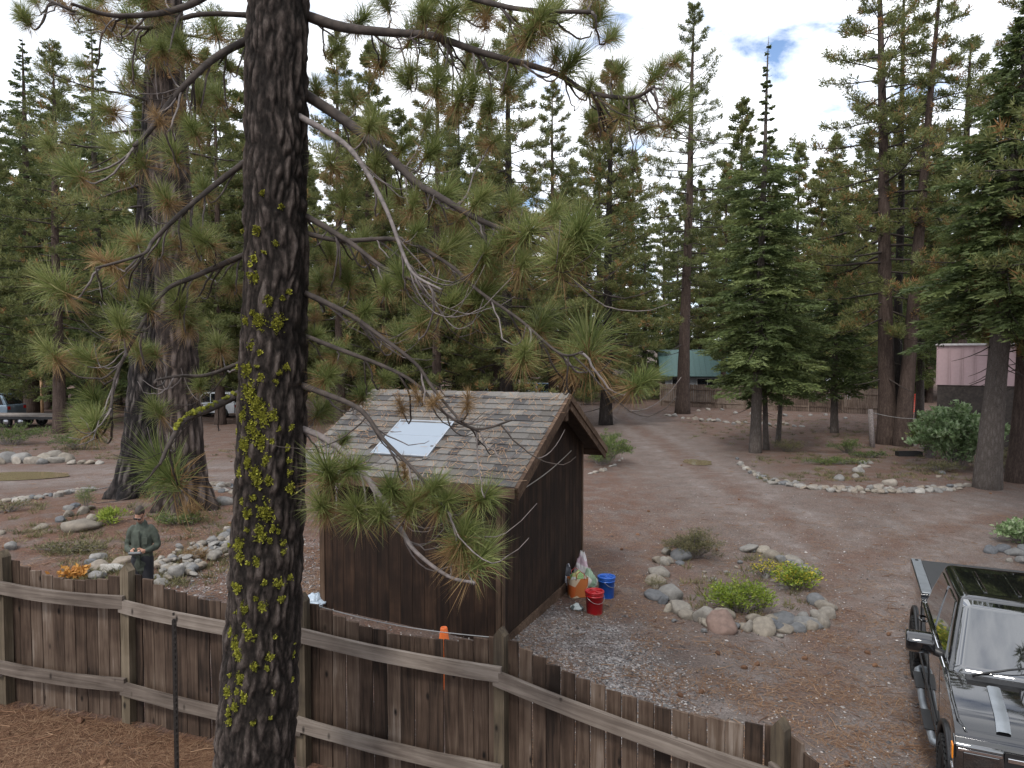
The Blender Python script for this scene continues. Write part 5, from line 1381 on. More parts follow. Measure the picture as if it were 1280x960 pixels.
def printed(name, cols, scale=5):
    m, n, l, b = newmat(name); co = n.new('ShaderNodeTexCoord'); vo = n.new('ShaderNodeTexVoronoi'); vo.inputs['Scale'].default_value = scale; vo.inputs['Randomness'].default_value = 1
    l.new(co.outputs['Object'], vo.inputs['Vector']); s = n.new('ShaderNodeSeparateColor'); l.new(vo.outputs['Color'], s.inputs[0])
    r = ramp(n, [(k / len(cols), c) for k, c in enumerate(cols)]); r.color_ramp.interpolation = 'CONSTANT'; l.new(s.outputs[0], r.inputs[0]); l.new(r.outputs[0], b.inputs['Base Color']); b.inputs['Roughness'].default_value = .35; return m
bagm = printed('bag_print', [(.55, .12, .03), (.5, .16, .05), (.62, .5, .36), (.12, .05, .03)], 4)
g = gp(722, 745); bt = thing('shopping_bag', 'open orange printed shopping bag beside the red bucket', 'bag', (g.x, g.y, gz(g.x, g.y)), .3)
mb = MB(); w, d_, h = .17, .11, .34
V = []; 
for k in range(5):
    t = k / 4; f = 1 + .08 * t
    for a in range(16):
        x = math.cos(a / 16 * 6.283); y = math.sin(a / 16 * 6.283); sx = math.copysign(abs(x) ** .5, x); sy = math.copysign(abs(y) ** .5, y)
        V.append((sx * w * f + .01 * noise.noise((k, a, 0)), sy * d_ * f + .01 * noise.noise((k, a, 5)), h * t + .012 * noise.noise((a * .7, k, 2))))
mb.add(V, [(k * 16 + a, k * 16 + (a + 1) % 16, k * 16 + 16 + (a + 1) % 16, k * 16 + 16 + a) for k in range(4) for a in range(16)])
mb.build('bag_body', bagm, bt, True)
for s in (-1, 1):
    hm = MB(); hm.tube([(-.08, s * .12, h - .02), (-.07, s * .125, h + .09), (0, s * .12, h + .14), (.07, s * .125, h + .09), (.08, s * .12, h - .02)], .007, 5); hm.build('handle', plain('strap', (.45, .05, .05), .6), bt, True)
crumple(3, .15, .10, .22, printed('stuff_a', [(.6, .6, .55), (.25, .4, .15), (.55, .5, .2), (.7, .7, .7)], 7), 'contents', bt, (0, 0, .24))
def pack(px, py, seed, rx, h, cols, label, up=0, cat='bag'):
    g = gp(px, py); o = crumple(seed, rx, rx * .8, h, printed('pack%d' % seed, cols, 7), 'plastic_bag', None, (g.x, g.y, gz(g.x, g.y) + up - .01)); tag(o, label, cat); return o
pack(709, 738, 5, .13, .50, [(.03, .03, .035), (.05, .05, .06), (.5, .5, .55), (.03, .03, .04)], 'black and white plastic bag against the shed wall')
pack(727, 733, 6, .15, .66, [(.55, .05, .07), (.6, .58, .55), (.65, .6, .6), (.18, .3, .1), (.55, .4, .45)], 'tall bundle of red and white wrapped bags at the shed corner')
pack(736, 738, 8, .14, .42, [(.5, .55, .48), (.3, .42, .3), (.65, .65, .6), (.25, .12, .2)], 'clear plastic bag of greenery between the two buckets')
pack(721, 762, 7, .10, .12, [(.1, .12, .12), (.5, .55, .55), (.03, .04, .04), (.4, .45, .42)], 'crumpled dark and clear plastic scraps on the gravel before the orange bag')
g = at(555, 800, 9.0); cz = gz(g.x, g.y); topz = at(555, 784, 9.0).z - cz
cn_ = thing('traffic_cone', 'orange traffic cone tip showing above the fence before the shed', 'cone', (g.x, g.y, cz))
om = plain('cone_orange', (.75, .16, .03), .5)
mb = MB(); lathe(mb, [(.15, .035), (.145, .05), (.045, topz - .02), (.04, topz), (.03, topz), (.03, topz - .05)]); mb.build('cone_body', om, cn_, True)
mb = MB(); mb.box((-.19, -.19, .0), (.19, .19, .035)); mb.build('cone_base', om, cn_)
g = gp(393, 757); tp_ = crumple(12, .22, .2, .2, plain('tarp', (.35, .42, .5), .4), 'tarp', None, (g.x, g.y, gz(g.x, g.y))); tag(tp_, 'crumpled pale blue plastic sheet at the left corner of the shed', 'tarp')
# leaning post, trough
g = gp(1091, 559); mb = MB(); mb.tube([(0, 0, -.3), (-.06, 0, .6), (-.15, 0, 1.75)], [.12, .115, .11], 10); mb.build('leaning_post', M['twig_grey'], loc=(g.x, g.y, gz(g.x, g.y)), smooth=True, label='short grey wooden post leaning left before the reddish pines', cat='post')
mb = MB(); mb.tube([Vector((-.15, -.05, 1.62)) * (1 - t) + Vector((2.4, -.3, 1.36)) * t - Vector((0, 0, .12 * math.sin(3.14 * t))) for t in np.linspace(0, 1, 10)], .008, 4); mb.build('wire', plain('wire2', (.3, .3, .3), .5), loc=(g.x, g.y, gz(g.x, g.y)), label='thin wire strung right from the leaning grey post', cat='wire')
g = gp(1136, 570); mb = MB(); mb.box((-.5, -.16, 0), (.5, -.12, .2)); mb.box((-.5, .12, 0), (.5, .16, .2)); mb.box((-.5, -.12, 0), (-.46, .12, .2)); mb.box((.46, -.12, 0), (.5, .12, .2)); mb.box((-.46, -.12, .01), (.46, .12, .04))
mb.build('planter_trough', plain('trough_black', (.012, .012, .013), .5), loc=(g.x, g.y, gz(g.x, g.y)), label='low black trough on the ground under the reddish pines', cat='trough')
# ------------------------------------------------------------------ far fence, houses, cars
M['far_board'] = wood('far_board', [(.2, (.05, .035, .028)), (.5, (.12, .086, .066)), (.8, (.21, .165, .135))], (14, 14, .8), knots=False)
def far_fence(a, b, label, H=1.85, seg=2.5):
    L = (b - a).length; d = (b - a) / L; ang = math.atan2(d.y, d.x)
    t = thing('board_fence', label, 'fence', (a.x, a.y, gz(a.x, a.y)), ang)
    n = max(1, round(L / seg)); s = L / n
    for k in range(n):
        nb = int(s / .15); mb = MB()
        for q in range(nb):
            x = k * s + (q + .5) * s / nb; p = a + d * x; zg = gz(p.x, p.y) - gz(a.x, a.y); y = rnd.uniform(-.012, .012)
            mb.box((x - .068, y - .01, zg - .3), (x + .068, y + .01, zg + H + rnd.uniform(-.035, .035)), tone=rnd.random())
        mb.build('board_panel', M['far_board'], t, kind='stuff')
        mb = MB(); mb.box((k * s - .05, -.14, -.6), (k * s + .05, -.025, H + .05 + gz(*(a + d * k * s).to_2d()) - gz(a.x, a.y))); mb.build('post', M['far_board'], t)
        for z in (.4, 1.45):
            mb = MB(); p = a + d * (k + .5) * s; zg = gz(p.x, p.y) - gz(a.x, a.y); mb.box((k * s + .052, -.065, z + zg - .05), ((k + 1) * s - .052, -.024, z + zg + .05)); mb.build('rail', M['far_board'], t)
fa = gp(826, 507); fb = gp(1098, 518); far_fence(Vector((fa.x, fa.y)), Vector((fb.x, fb.y)), 'long brown board fence across the back right of the yard')
fa = gp(700, 501); fb = gp(800, 505); far_fence(Vector((fa.x, fa.y)), Vector((fb.x, fb.y)), 'short brown board fence behind the driveway bend')
g = gp(1136, 518); mb = MB()
for k in range(9):
    mb.box((-.9, -.01, .18 + k * .15), (.9, .01, .26 + k * .15))
for k in range(13):
    mb.box((-.9 + k * .15, .012, .05), (-.86 + k * .15, .02, 1.5))
mb.build('safety_fence', plain('safety_red', (.62, .06, .03), .5), loc=(g.x, g.y, gz(g.x, g.y)), label='orange red plastic safety netting between reddish pines and pink building', cat='netting')
def roofed(name, label, loc, rz, w, d, h, rise, wall, roof, ov=.5, win=(), base_h=0):
    """gable house: ridge along local x; windows are (x, z, w, h) on the front (-y) wall"""
    t = thing(name, label, 'house', loc, rz)
    mb = MB(); prism(mb, [(0, -1), (d, -1), (d, h), (d / 2, h + rise), (0, h)], -w / 2, w / 2); mb.build('wall', wall, t)
    sl = math.atan2(rise, d / 2); Ls = (d / 2 + ov) / math.cos(sl)
    for fr in (0, 1):
        F = Matrix.Translation((0, -ov, h - ov * math.tan(sl) + .02)) @ Matrix.Rotation(sl, 4, 'X') if not fr else Matrix.Translation((0, d + ov, h - ov * math.tan(sl) + .02)) @ Matrix.Rotation(math.pi, 4, 'Z') @ Matrix.Rotation(sl, 4, 'X')
        mb = MB(); mb.box((-w / 2 - ov, 0, 0), (w / 2 + ov, Ls - .001 * fr, .1), M=F)
        for k in range(int((w + 2 * ov) / .5)):
            mb.box((-w / 2 - ov + .2 + k * .5, 0, .1), (-w / 2 - ov + .24 + k * .5, Ls - .02, .14), M=F)
        mb.build('roof', roof, t)
    for (x, z, ww, hh) in win:
        f = MB(); f.box((x - ww / 2 - .07, -.05, z - hh / 2 - .07), (x + ww / 2 + .07, -.003, z - hh / 2)); f.box((x - ww / 2 - .07, -.05, z + hh / 2), (x + ww / 2 + .07, -.003, z + hh / 2 + .07)); f.box((x - ww / 2 - .07, -.05, z - hh / 2), (x - ww / 2, -.003, z + hh / 2)); f.box((x + ww / 2, -.05, z - hh / 2), (x + ww / 2 + .07, -.003, z + hh / 2)); f.box((x - .025, -.04, z - hh / 2), (x + .025, -.006, z + hh / 2))
        fo = f.build('window', plain('winframe', (.3, .3, .3), .6), t)
        p = MB(); p.box((x - ww / 2, -.02, z - hh / 2), (x + ww / 2, -.004, z + hh / 2)); p.build('pane', plain('winpane', (.012, .014, .016), .08), fo)
    return t
p = at(880, 480, 66); roofed('house', 'grey cabin with steep teal metal roof behind the far fence', (p.x, p.y, gz(p.x, p.y) - .1), R(-8), 7, 6, 2.7, 2.1, plain('grey_wall', (.20, .21, .22), .8), plain('teal_roof', (.055, .11, .105), .5), .5, [(-2.4, 2.0, .9, .9), (.3, 1.9, 1.8, .6), (2.5, 2.0, 1.0, .9)])
p = at(800, 480, 70); roofed('house', 'house with pale tan roof left of the teal roofed cabin', (p.x, p.y, gz(p.x, p.y)), R(25), 7, 7, 2.3, 2.4, plain('tan_wall', (.22, .18, .15), .8), plain('tan_roof', (.42, .34, .29), .7), .6, [(1.0, 1.4, 1.0, .9)])
# pink metal building
pm = plain('pink_metal', (.42, .30, .31), .5, var=.05); dk = plain('dark_base', (.045, .036, .031), .85, var=.4)
p = at(1171, 480, 33); PB = thing('metal_building', 'pink ribbed metal building behind the leafy bush', 'building', (p.x, p.y, gz(p.x, p.y)), R(-32))
h_top = at(1171, 432, 33).z - gz(p.x, p.y); h_bot = at(1171, 481, 33).z - gz(p.x, p.y)
mb = MB(); mb.box((0.02, .05, -.5), (9, 7, h_top - .03)); mb.build('wall_core', dk, PB)
for k in range(18):
    mb = MB(); x = k * .5; mb.box((x + .02, 0, h_bot), (x + .48, .045, h_top)); mb.box((x - .03, -.06, h_bot), (x + .015, .02, h_top)); mb.build('panel', pm, PB)
for k in range(7):
    mb = MB(); mb.box((-.03, .05 + k, h_bot), (.018, 1.04 + k, h_top)); mb.build('panel', pm, PB)
mb = MB(); mb.box((-.12, -.12, h_top), (9.1, 7.1, h_top + .09)); mb.build('roof_edge', plain('roof_grey', (.5, .48, .48), .5), PB)
p = at(1044, 482, 62); t = thing('camper_trailer', 'white camper trailer roof showing above the far fence', 'trailer', (p.x, p.y, gz(p.x, p.y)), R(5))
wh = plain('camper_white', (.72, .74, .78), .4, var=.04); hh = at(1044, 473, 62).z - gz(p.x, p.y)
link('body', prism_mesh('body', [(-1.2, .5), (1.2, .5), (1.2, hh - .15), (1.0, hh), (-1.0, hh), (-1.2, hh - .15)], -1.5, 1.5, wh, .06), t)
mb = MB(); mb.box((-.9, -1.23, 1.3), (.1, -1.203, 1.9)); mb.build('window', plain('dkglass', (.02, .02, .025), .1), t)
for sx in (-1, 1):
    w_ = MB(); w_.tube([(0, sx * 1.05, .33), (0, sx * 1.2, .33)], .33, 16); w_.v[0][:] = w_.v[0]; w_.build('wheel', plain('rubber_c', (.015, .015, .015), .8), t)

# --- cars
RUB = plain('rubber', (.014, .014, .014), .8); GLS = plain('car_glass', (.012, .015, .018), .05, spec=.8); RIM = plain('rim_metal', (.4, .4, .42), .3, .9)
def wheel_mesh(rad=.34, w=.22):
    t = MB(); pr = [(rad * .62, -w / 2), (rad * .93, -w / 2), (rad, -w * .36), (rad, w * .36), (rad * .93, w / 2), (rad * .62, w / 2)]
    lathe(t, pr, 24); V = t.v[0]; t.v[0] = V[:, [2, 0, 1]]
    r = MB(); lathe(r, [(0, w * .38), (rad * .2, w * .40), (rad * .3, w * .30), (rad * .62, w * .42), (rad * .62, -w * .42), (0, -w * .4)], 20); V = r.v[0]; r.v[0] = V[:, [2, 0, 1]]
    return t.mesh('tyre', RUB, True), r.mesh('rim', RIM, True)
TY, RI = wheel_mesh()
def car(px, d, col, label, rz, L=4.6, H=1.62, wagon=True):
    p = at(px, 480, d); t = thing('parked_car', label, 'car', (p.x, p.y, gz(p.x, p.y)), rz)
    m = plain('carpaint', col, .25, .2, 1, var=.02); w = .9
    def arch(c, r=.4): return [(c + r * math.cos(a), .32 + r * math.sin(a)) for a in np.linspace(math.pi, 0, 9)]
    lo = [(-L / 2, .35)] + arch(-L * .3) + arch(L * .3) + [(L / 2, .35), (L / 2, .7), (L / 2 - .15, .85), (L * .22, 1.0), (-L / 2 + .05, 1.02), (-L / 2, .9)]
    link('body', prism_mesh('body', lo, -w, w, m, .05), t)
    back = -L / 2 + .12 if wagon else -L * .36
    cab = [(back, 1.0), (L * .24, .98), (L * .09, H - .02), (back + .3, H), ]
    co = link('cabin', prism_mesh('cabin', cab, -w * .86, w * .86, m, .08), t)
    for s in (-1, 1):
        g_ = [(back + .22, 1.04), (-.25, 1.04), (-.25, H - .12), (back + .42, H - .12)]; g2 = [(-.17, 1.04), (L * .19, 1.04), (L * .085, H - .12), (-.17, H - .12)]
        for gg in (g_, g2):
            link('side_window', prism_mesh('side_window', gg, s * w * .86 - .004, s * w * .86 + .012, GLS), co)
    mb = MB(); x = w * .74
    mb.add([(-x, L * .232, 1.04), (x, L * .232, 1.04), (x * .92, L * .105, H - .1), (-x * .92, L * .105, H - .1)] , [(0, 1, 2, 3)]); mb.v[0][:, 1] += .02; mb.build('windscreen', GLS, co)
    mb = MB(); mb.add([(-x, back + .03, 1.06), (x, back + .03, 1.06), (x * .92, back + .27, H - .12), (-x * .92, back + .27, H - .12)], [(0, 3, 2, 1)]); mb.v[0][:, 1] -= .03; mb.build('rear_window', GLS, co)
    for sx in (-1, 1):
        for y in (-L * .3, L * .3):
            e = thing('wheel', None, None, (sx * .8, y, .34), 0 if sx > 0 else math.pi); e.parent = t
            link('tyre', TY, e); link('rim', RI, e)
        mb = MB(); mb.box((sx * .72 - .12, -L / 2 - .012, .72), (sx * .72 + .12, -L / 2 + .05, .92)); mb.build('tail_light', plain('tail', (.4, .01, .01), .2), t)
        mb = MB(); mb.box((sx * .68 - .16, L / 2 - .06, .66), (sx * .68 + .16, L / 2 + .012, .80)); mb.build('headlight', plain('head', (.7, .7, .7), .1), t)
car(-22, 47.5, (.13, .18, .23), 'blue grey parked car at the left edge behind the flatbed trailer', R(88), H=1.75)
car(270, 50, (.7, .72, .75), 'white parked car between the double pine and the near lichen trunk', R(70), H=1.75)
car(592, 66, (.72, .72, .72), 'white parked car left of the cars behind the shed ridge', R(20))
car(614, 68, (.4, .45, .52), 'silver blue parked car behind the shed ridge', R(15), H=1.8)
car(676, 66, (.2, .3, .42), 'blue parked car right of the pine behind the shed ridge', R(-160), H=1.75)
car(742, 72, (.6, .62, .66), 'silver parked car beside the driveway pine', R(80))
car(640, 70, (.55, .56, .58), 'light grey parked car behind the trunk at the shed ridge', R(-15))
# flatbed trailer
gA = gp(88, 533); tr_ = thing('flatbed_trailer', 'flat wooden decked trailer parked at far left', 'trailer', (gA.x, gA.y, gz(gA.x, gA.y)), R(176))
dm = wood('deck_plank', [(.2, (.12, .10, .09)), (.5, (.24, .21, .19)), (.8, (.36, .33, .3))], (20, 1, 20), knots=False); fm = plain('trailer_frame', (.02, .02, .022), .6)
for k in range(9):
    mb = MB(); mb.box((0, -1.0 + k * .23, .66), (6, -.78 + k * .23, .71)); mb.build('deck_plank', dm, tr_)
mb = MB(); mb.box((0, -1.02, .5), (6, -.92, .655)); mb.box((0, .98, .5), (6, 1.08, .655)); mb.box((0, -.92, .5), (.1, .98, .655)); mb.box((5.9, -.92, .5), (6, .98, .655)); mb.build('frame', fm, tr_)
for sx in (-1, 1):
    for x in (2.4, 3.3):
        e = thing('wheel', None, None, (x, sx * .85 + .03, .34), math.pi / 2 * sx); e.parent = tr_; link('tyre', TY, e); link('rim', RI, e)
g = gp(53, 521); mb = MB(); hp = at(53, 449, g.y).z - gz(g.x, g.y); mb.tube([(0, 0, -.5), (0, 0, hp * .5), (-.04, 0, hp)], [.1, .1, .09], 8)
mb.build('wooden_pole', plain('pole_wood', (.32, .2, .11), .8, var=.25), loc=(g.x, g.y, gz(g.x, g.y)), smooth=True, label='thin orange brown wooden pole near the flatbed trailer', cat='pole')
# ------------------------------------------------------------------ pickup truck
tz_ = gz(6.0, 8.2)
TR = thing('pickup_truck', 'black crew cab pickup truck with knobby tyres facing the camera at lower right', 'pickup truck', (7.13, 10.75, tz_), R(155))
def paint_mat():
    m, n, l, b = newmat('black_paint')
    b.inputs['Base Color'].default_value = (.006, .006, .007, 1); b.inputs['Roughness'].default_value = .22
    b.inputs['Coat Weight'].default_value = 1; b.inputs['Coat Roughness'].default_value = .02; b.inputs['Specular IOR Level'].default_value = .6
    co = n.new('ShaderNodeTexCoord'); tx = n.new('ShaderNodeTexNoise'); tx.inputs['Scale'].default_value = 6; tx.inputs['Detail'].default_value = 8; tx.inputs['Roughness'].default_value = .7
    l.new(co.outputs['Object'], tx.inputs[0]); r = ramp(n, [(.4, (.05, .05, .05)), (.8, (.16, .16, .16))]); l.new(tx.outputs[0], r.inputs[0]); l.new(r.outputs[0], b.inputs['Roughness'])
    return m
PT = paint_mat(); TRIM = plain('black_trim', (.012, .012, .013), .45); CHR = plain('chrome', (.75, .75, .77), .12, 1, var=.02); GREY = plain('satin_grey', (.24, .26, .28), .42, .5, var=.12)
TG = plain('tinted_glass', (.006, .007, .008), .02, spec=1.0, coat=1); TG.node_tree.nodes['Principled BSDF'].inputs['IOR'].default_value = 1.75
RW, FW, WR_, AR = 1.08, 4.70, .42, .51
def arc(c): return [(c + AR * math.cos(a), .44 + AR * math.sin(a)) for a in np.linspace(math.pi, 0, 15)]
bed = [(0, .62), (RW - AR, .60)] + arc(RW) + [(1.82, .56), (1.82, 1.40), (0, 1.40)]
link('bed', prism_mesh('bed', bed, -.98, .98, PT, .03), TR)
body = [(1.85, .54), (FW - AR, .52)] + arc(FW) + [(5.62, .62), (5.74, .70), (5.78, 1.02), (5.70, 1.17), (5.5, 1.235), (5.0, 1.30), (4.32, 1.375), (1.85, 1.37)]
BD = link('body', prism_mesh('body', body, -.99, .99, PT, .055), TR)
# bed rails and cover
for s in (-1, 1):
    mb = MB(); mb.box((s * .905 - .065, .03, 1.402), (s * .905 + .065, 1.80, 1.425)); o = mb.build('bed_rail_cap', GREY, TR, bevel=.01)
    mb = MB(); mb.box((s * .905 - .022, .07, 1.4251), (s * .905 + .022, .15, 1.427)); mb.build('stake_pocket', TRIM, o)
mb = MB(); mb.box((-.835, .05, 1.38), (.835, 1.80, 1.415)); mb.build('bed_cover', plain('vinyl', (.03, .031, .033), .55), TR, bevel=.012)
mb = MB(); mb.box((-.9, -.03, .70), (.9, -.001, 1.36)); mb.build('tailgate', PT, TR, bevel=.01)
# greenhouse
b0 = [(1.90, 1.34, .945), (4.36, 1.34, .935)]; b1 = [(2.16, 1.93, .735), (3.50, 1.93, .735)]
def cab_pt(u, v, s):
    y = (b0[0][0] * (1 - u) + b0[1][0] * u) * (1 - v) + (b1[0][0] * (1 - u) + b1[1][0] * u) * v
    return Vector((s * (.94 - .205 * v - (.02 * v * (1 - v) * -4 * .6)), y, 1.34 + .59 * v))
bm = bmesh.new(); NU, NV = 8, 6
ring = []
for v in range(NV + 1):
    t = v / NV; row = []
    for (s, us) in ((1, [k / NU for k in range(NU + 1)]), (-1, [1 - k / NU for k in range(NU + 1)])):
        for u in us: row.append(bm.verts.new(cab_pt(u, t, s)))
    ring.append(row)
n = len(ring[0])
for v in range(NV):
    for k in range(n): bm.faces.new((ring[v][k], ring[v][(k + 1) % n], ring[v + 1][(k + 1) % n], ring[v + 1][k]))
bm.faces.new(ring[-1]); bm.faces.new(ring[0][::-1])
bmesh.ops.recalc_face_normals(bm, faces=bm.faces)
bmesh.ops.bevel(bm, geom=[e for e in bm.edges if e.calc_face_angle(0) > R(30) and min(e.verts[0].co.z, e.verts[1].co.z) > 1.36], offset=.075, segments=4, profile=.55, affect='EDGES', clamp_overlap=True)
me = bpy.data.meshes.new('cab'); bm.to_mesh(me); bm.free()
for f in me.polygons: f.use_smooth = True
me.materials.append(PT); me.set_sharp_from_angle(angle=R(50)); CAB = link('cab', me, TR)
def panel(quad, th, mat, name, parent):
    """thin plate over four corners, pushed out along its normal"""
    q = [Vector(p) for p in quad]; nn = (q[1] - q[0]).cross(q[3] - q[0]).normalized()
    mb = MB(); V = [tuple(p - nn * .01) for p in q] + [tuple(p + nn * th) for p in q]
    mb.add(V, [(3, 2, 1, 0), (4, 5, 6, 7), (0, 1, 5, 4), (1, 2, 6, 5), (2, 3, 7, 6), (3, 0, 4, 7)]); return mb.build(name, mat, parent)
for s in (1, -1):
    for (u0, u1) in ((.06, .47), (.51, .90)):
        q = [cab_pt(u0 + .02, .10, s), cab_pt(u1, .10, s), cab_pt(u1 - (.03 if u1 > .8 else 0), .84, s), cab_pt(u0 + .02, .84, s)]
        if s < 0: q = q[::-1]
        q = [p + Vector((s * .012, 0, 0)) for p in q]
        panel(q if s > 0 else q, .004, TG, 'side_window', CAB)
    # bright belt strip and drip rail
    mb = MB(); mb.tube([cab_pt(.02, .045, s) + Vector((s * .028, 0, 0)), cab_pt(.5, .04, s) + Vector((s * .03, 0, 0)), cab_pt(.97, .045, s) + Vector((s * .028, 0, 0))], .011, 6); mb.build('belt_strip', CHR, CAB, True)
def fr_pt(x, v):
    return Vector((x * (.94 - .205 * v), b0[1][0] * (1 - v) + b1[1][0] * v, 1.34 + .59 * v))
ws = [(-.90, .08), (.90, .08), (.90, .90), (-.90, .90)]
q = [fr_pt(*c) for c in ws]; nn = (q[1] - q[0]).cross(q[3] - q[0]).normalized()
if nn.y < 0: q = q[::-1]; nn = -nn
# curved windscreen
mb = MB(); V = []; NXw, NYw = 16, 8
for jv in range(NYw + 1):
    for iu in range(NXw + 1):
        x = -.965 + 1.93 * iu / NXw; v = .03 + .92 * jv / NYw
        p = fr_pt(x, v) + Vector((0, .045 * (1 - (x / .9) ** 2) + .012, .004)); V.append(tuple(p))
F = [(jv * (NXw + 1) + iu, jv * (NXw + 1) + iu + 1, (jv + 1) * (NXw + 1) + iu + 1, (jv + 1) * (NXw + 1) + iu) for jv in range(NYw) for iu in range(NXw)]
mb.add(V, [f[::-1] for f in F]); WS = mb.build('windscreen', TG, CAB, True)
sm = WS.modifiers.new('solid', 'SOLIDIFY'); sm.thickness = .01; sm.offset = -1
for x0, x1 in ((.80, .12), (-.05, -.68)):
    A = fr_pt(x0, .07) + Vector((0, .10, .01)); B = fr_pt(x1, .26) + Vector((0, .085, .03))
    mb = MB(); mb.tube([A, A.lerp(B, .5) + Vector((0, .02, .02)), B], [.014, .011, .008], 5); mb.build('wiper', TRIM, CAB, True)
for x in (-.48, -.16, .16, .48):
    mb = MB(); mb.box((x - .018, 2.40, 1.93), (x + .018, 3.30, 1.939)); mb.build('roof_rib', PT, CAB, bevel=.004)
mb = MB(); mb.box((-.80, 4.36, 1.352), (.80, 4.50, 1.381)); mb.build('cowl', TRIM, BD)
# hood: raised dome and grey bands
HA = math.atan2(1.375 - 1.235, 5.5 - 4.32)
HM = Matrix.Translation((0, 4.5, 1.356)) @ Matrix.Rotation(-HA, 4, 'X')
bm = bmesh.new()
vs = [bm.verts.new(HM @ Vector(p)) for p in ((-.40, .0, -.02), (.40, .0, -.02), (.46, 1.02, -.02), (-.46, 1.02, -.02), (-.33, .05, .045), (.33, .05, .045), (.38, .96, .035), (-.38, .96, .035))]
for f in ((3, 2, 1, 0), (4, 5, 6, 7), (0, 1, 5, 4), (1, 2, 6, 5), (2, 3, 7, 6), (3, 0, 4, 7)): bm.faces.new([vs[i] for i in f])
bmesh.ops.recalc_face_normals(bm, faces=bm.faces); bmesh.ops.bevel(bm, geom=list(bm.edges), offset=.02, segments=3, profile=.6, affect='EDGES')
me = bpy.data.meshes.new('hood_dome'); bm.to_mesh(me); bm.free()
for f in me.polygons: f.use_smooth = True
me.materials.append(PT); link('hood_dome', me, BD)
for s in (-1, 1):
    mb = MB(); N = 8; V = []
    for k in range(N + 1):
        t = k / N; y = .04 + 1.0 * t
        for (x, z) in ((.53, .010), (.55, .02), (.62, .02), (.64, .010)): V.append(tuple(HM @ Vector((s * (x + .03 * t), y, z + .006 * math.sin(t * 3.1)))))
    mb.add(V, [(k * 4 + j, k * 4 + j + 1, k * 4 + 5 + j, k * 4 + 4 + j) for k in range(N) for j in range(3)]); mb.build('hood_band', GREY, BD, True)
    mb = MB(); mb.tube([(s * .955, 4.30, 1.385), (s * .965, 4.9, 1.325), (s * .95, 5.35, 1.265), (s * .90, 5.6, 1.205)], [.014, .016, .016, .012], 6); mb.build('fender_crease', PT, BD, True)
    # headlight: housing, lens, amber marker
    hl = thing('headlight', None, None); hl.parent = TR
    link('housing', prism_mesh('housing', [(5.44, .84), (5.80, .84), (5.815, 1.0), (5.76, 1.12), (5.50, 1.165), (5.40, 1.10)], s * .62 if s > 0 else -1.003, 1.003 if s > 0 else -.62, TG, .025), hl)
    mb = MB(); mb.box((min(s * .66, s * .93), 5.80, .88), (max(s * .66, s * .93), 5.822, 1.06)); mb.build('lens', TG, hl, bevel=.01)
    amb, n, l, b = newmat('amber'); b.inputs['Base Color'].default_value = (.75, .24, .02, 1); b.inputs['Roughness'].default_value = .15
    mb = MB(); mb.box((s * 1.002 - .012, 5.50, .96), (s * 1.002 + .012, 5.72, 1.09)); mb.build('amber_marker', amb, hl, bevel=.008)
    mb = MB(); mb.box((s * 1.002 - .01, 5.46, .86), (s * 1.002 + .01, 5.76, .89)); mb.box((min(s * .64, s * 1.0), 5.82, .845), (max(s * .64, s * 1.0), 5.84, .885)); mb.box((min(s * .64, s * .97), 5.82, 1.07), (max(s * .64, s * .97), 5.84, 1.09)); mb.build('chrome_line', CHR, hl)
    # mirror
    mr = thing('mirror', None, None); mr.parent = TR
    link('mirror_shell', prism_mesh('mirror_shell', [(3.80, 1.36), (3.92, 1.36), (4.0, 1.42), (4.0, 1.52), (3.93, 1.58), (3.81, 1.58)], s * 1.02 if s > 0 else -1.30, 1.30 if s > 0 else -1.02, PT, .035), mr)
    mb = MB(); mb.tube([(s * .90, 3.90, 1.36), (s * .98, 3.90, 1.39), (s * 1.08, 3.90, 1.42)], [.06, .05, .045], 8); mb.build('mirror_arm', TRIM, mr, True)
    mb = MB(); mb.box((min(s * 1.09, s * 1.28), 3.79, 1.39), (max(s * 1.09, s * 1.28), 3.799, 1.55)); mb.build('mirror_glass', TG, mr)
    # doors: seams, handles
    for y0 in (1.95, 3.0, 4.1):
        mb = MB(); mb.box((s * .991 - .004, y0, .62), (s * .991 + .001, y0 + .010, 1.345)); mb.build('door_seam', TRIM, BD)
    for y0 in (2.12, 3.15):
        mb = MB(); mb.tube([(s * .99, y0, 1.20), (s * 1.03, y0 + .03, 1.205), (s * 1.03, y0 + .17, 1.205), (s * .99, y0 + .2, 1.20)], .014, 6); mb.build('door_handle', PT, BD, True)
    mb = MB(); mb.box((s * 1.0 - .006, 2.0, .66), (s * 1.0 + .008, 4.05, .70)); mb.build('sill_moulding', TRIM, BD)
    # running board: tube with step pads
    rb = MB(); rb.tube([(s * .93, 1.92, .46), (s * 1.02, 2.02, .44), (s * 1.04, 3.0, .44), (s * 1.02, 3.98, .44), (s * .93, 4.08, .46)], .042, 10); RBd = rb.build('running_board', GREY, TR, True)
    for y0 in (2.2, 3.3):
        mb = MB(); mb.box((s * 1.04 - .05, y0, .478), (s * 1.04 + .05, y0 + .5, .49)); mb.build('step_pad', TRIM, RBd)
    # fender flares
    for c in (RW, FW):
        mb = MB(); mb.tube([(s * .99, c + (AR + .01) * math.cos(a), .44 + (AR + .01) * math.sin(a)) for a in np.linspace(math.pi * 1.0, 0, 17)], .03, 6); mb.build('wheel_flare', TRIM, TR, True)
mb = MB(); mb.box((-.62, 5.765, .74), (.62, 5.79, 1.12)); GR = mb.build('grille', TRIM, TR)
for z in (.82, .94, 1.06):
    mb = MB(); mb.box((-.60, 5.791, z - .02), (.60, 5.815, z + .02)); mb.build('grille_bar', CHR, GR, bevel=.006)
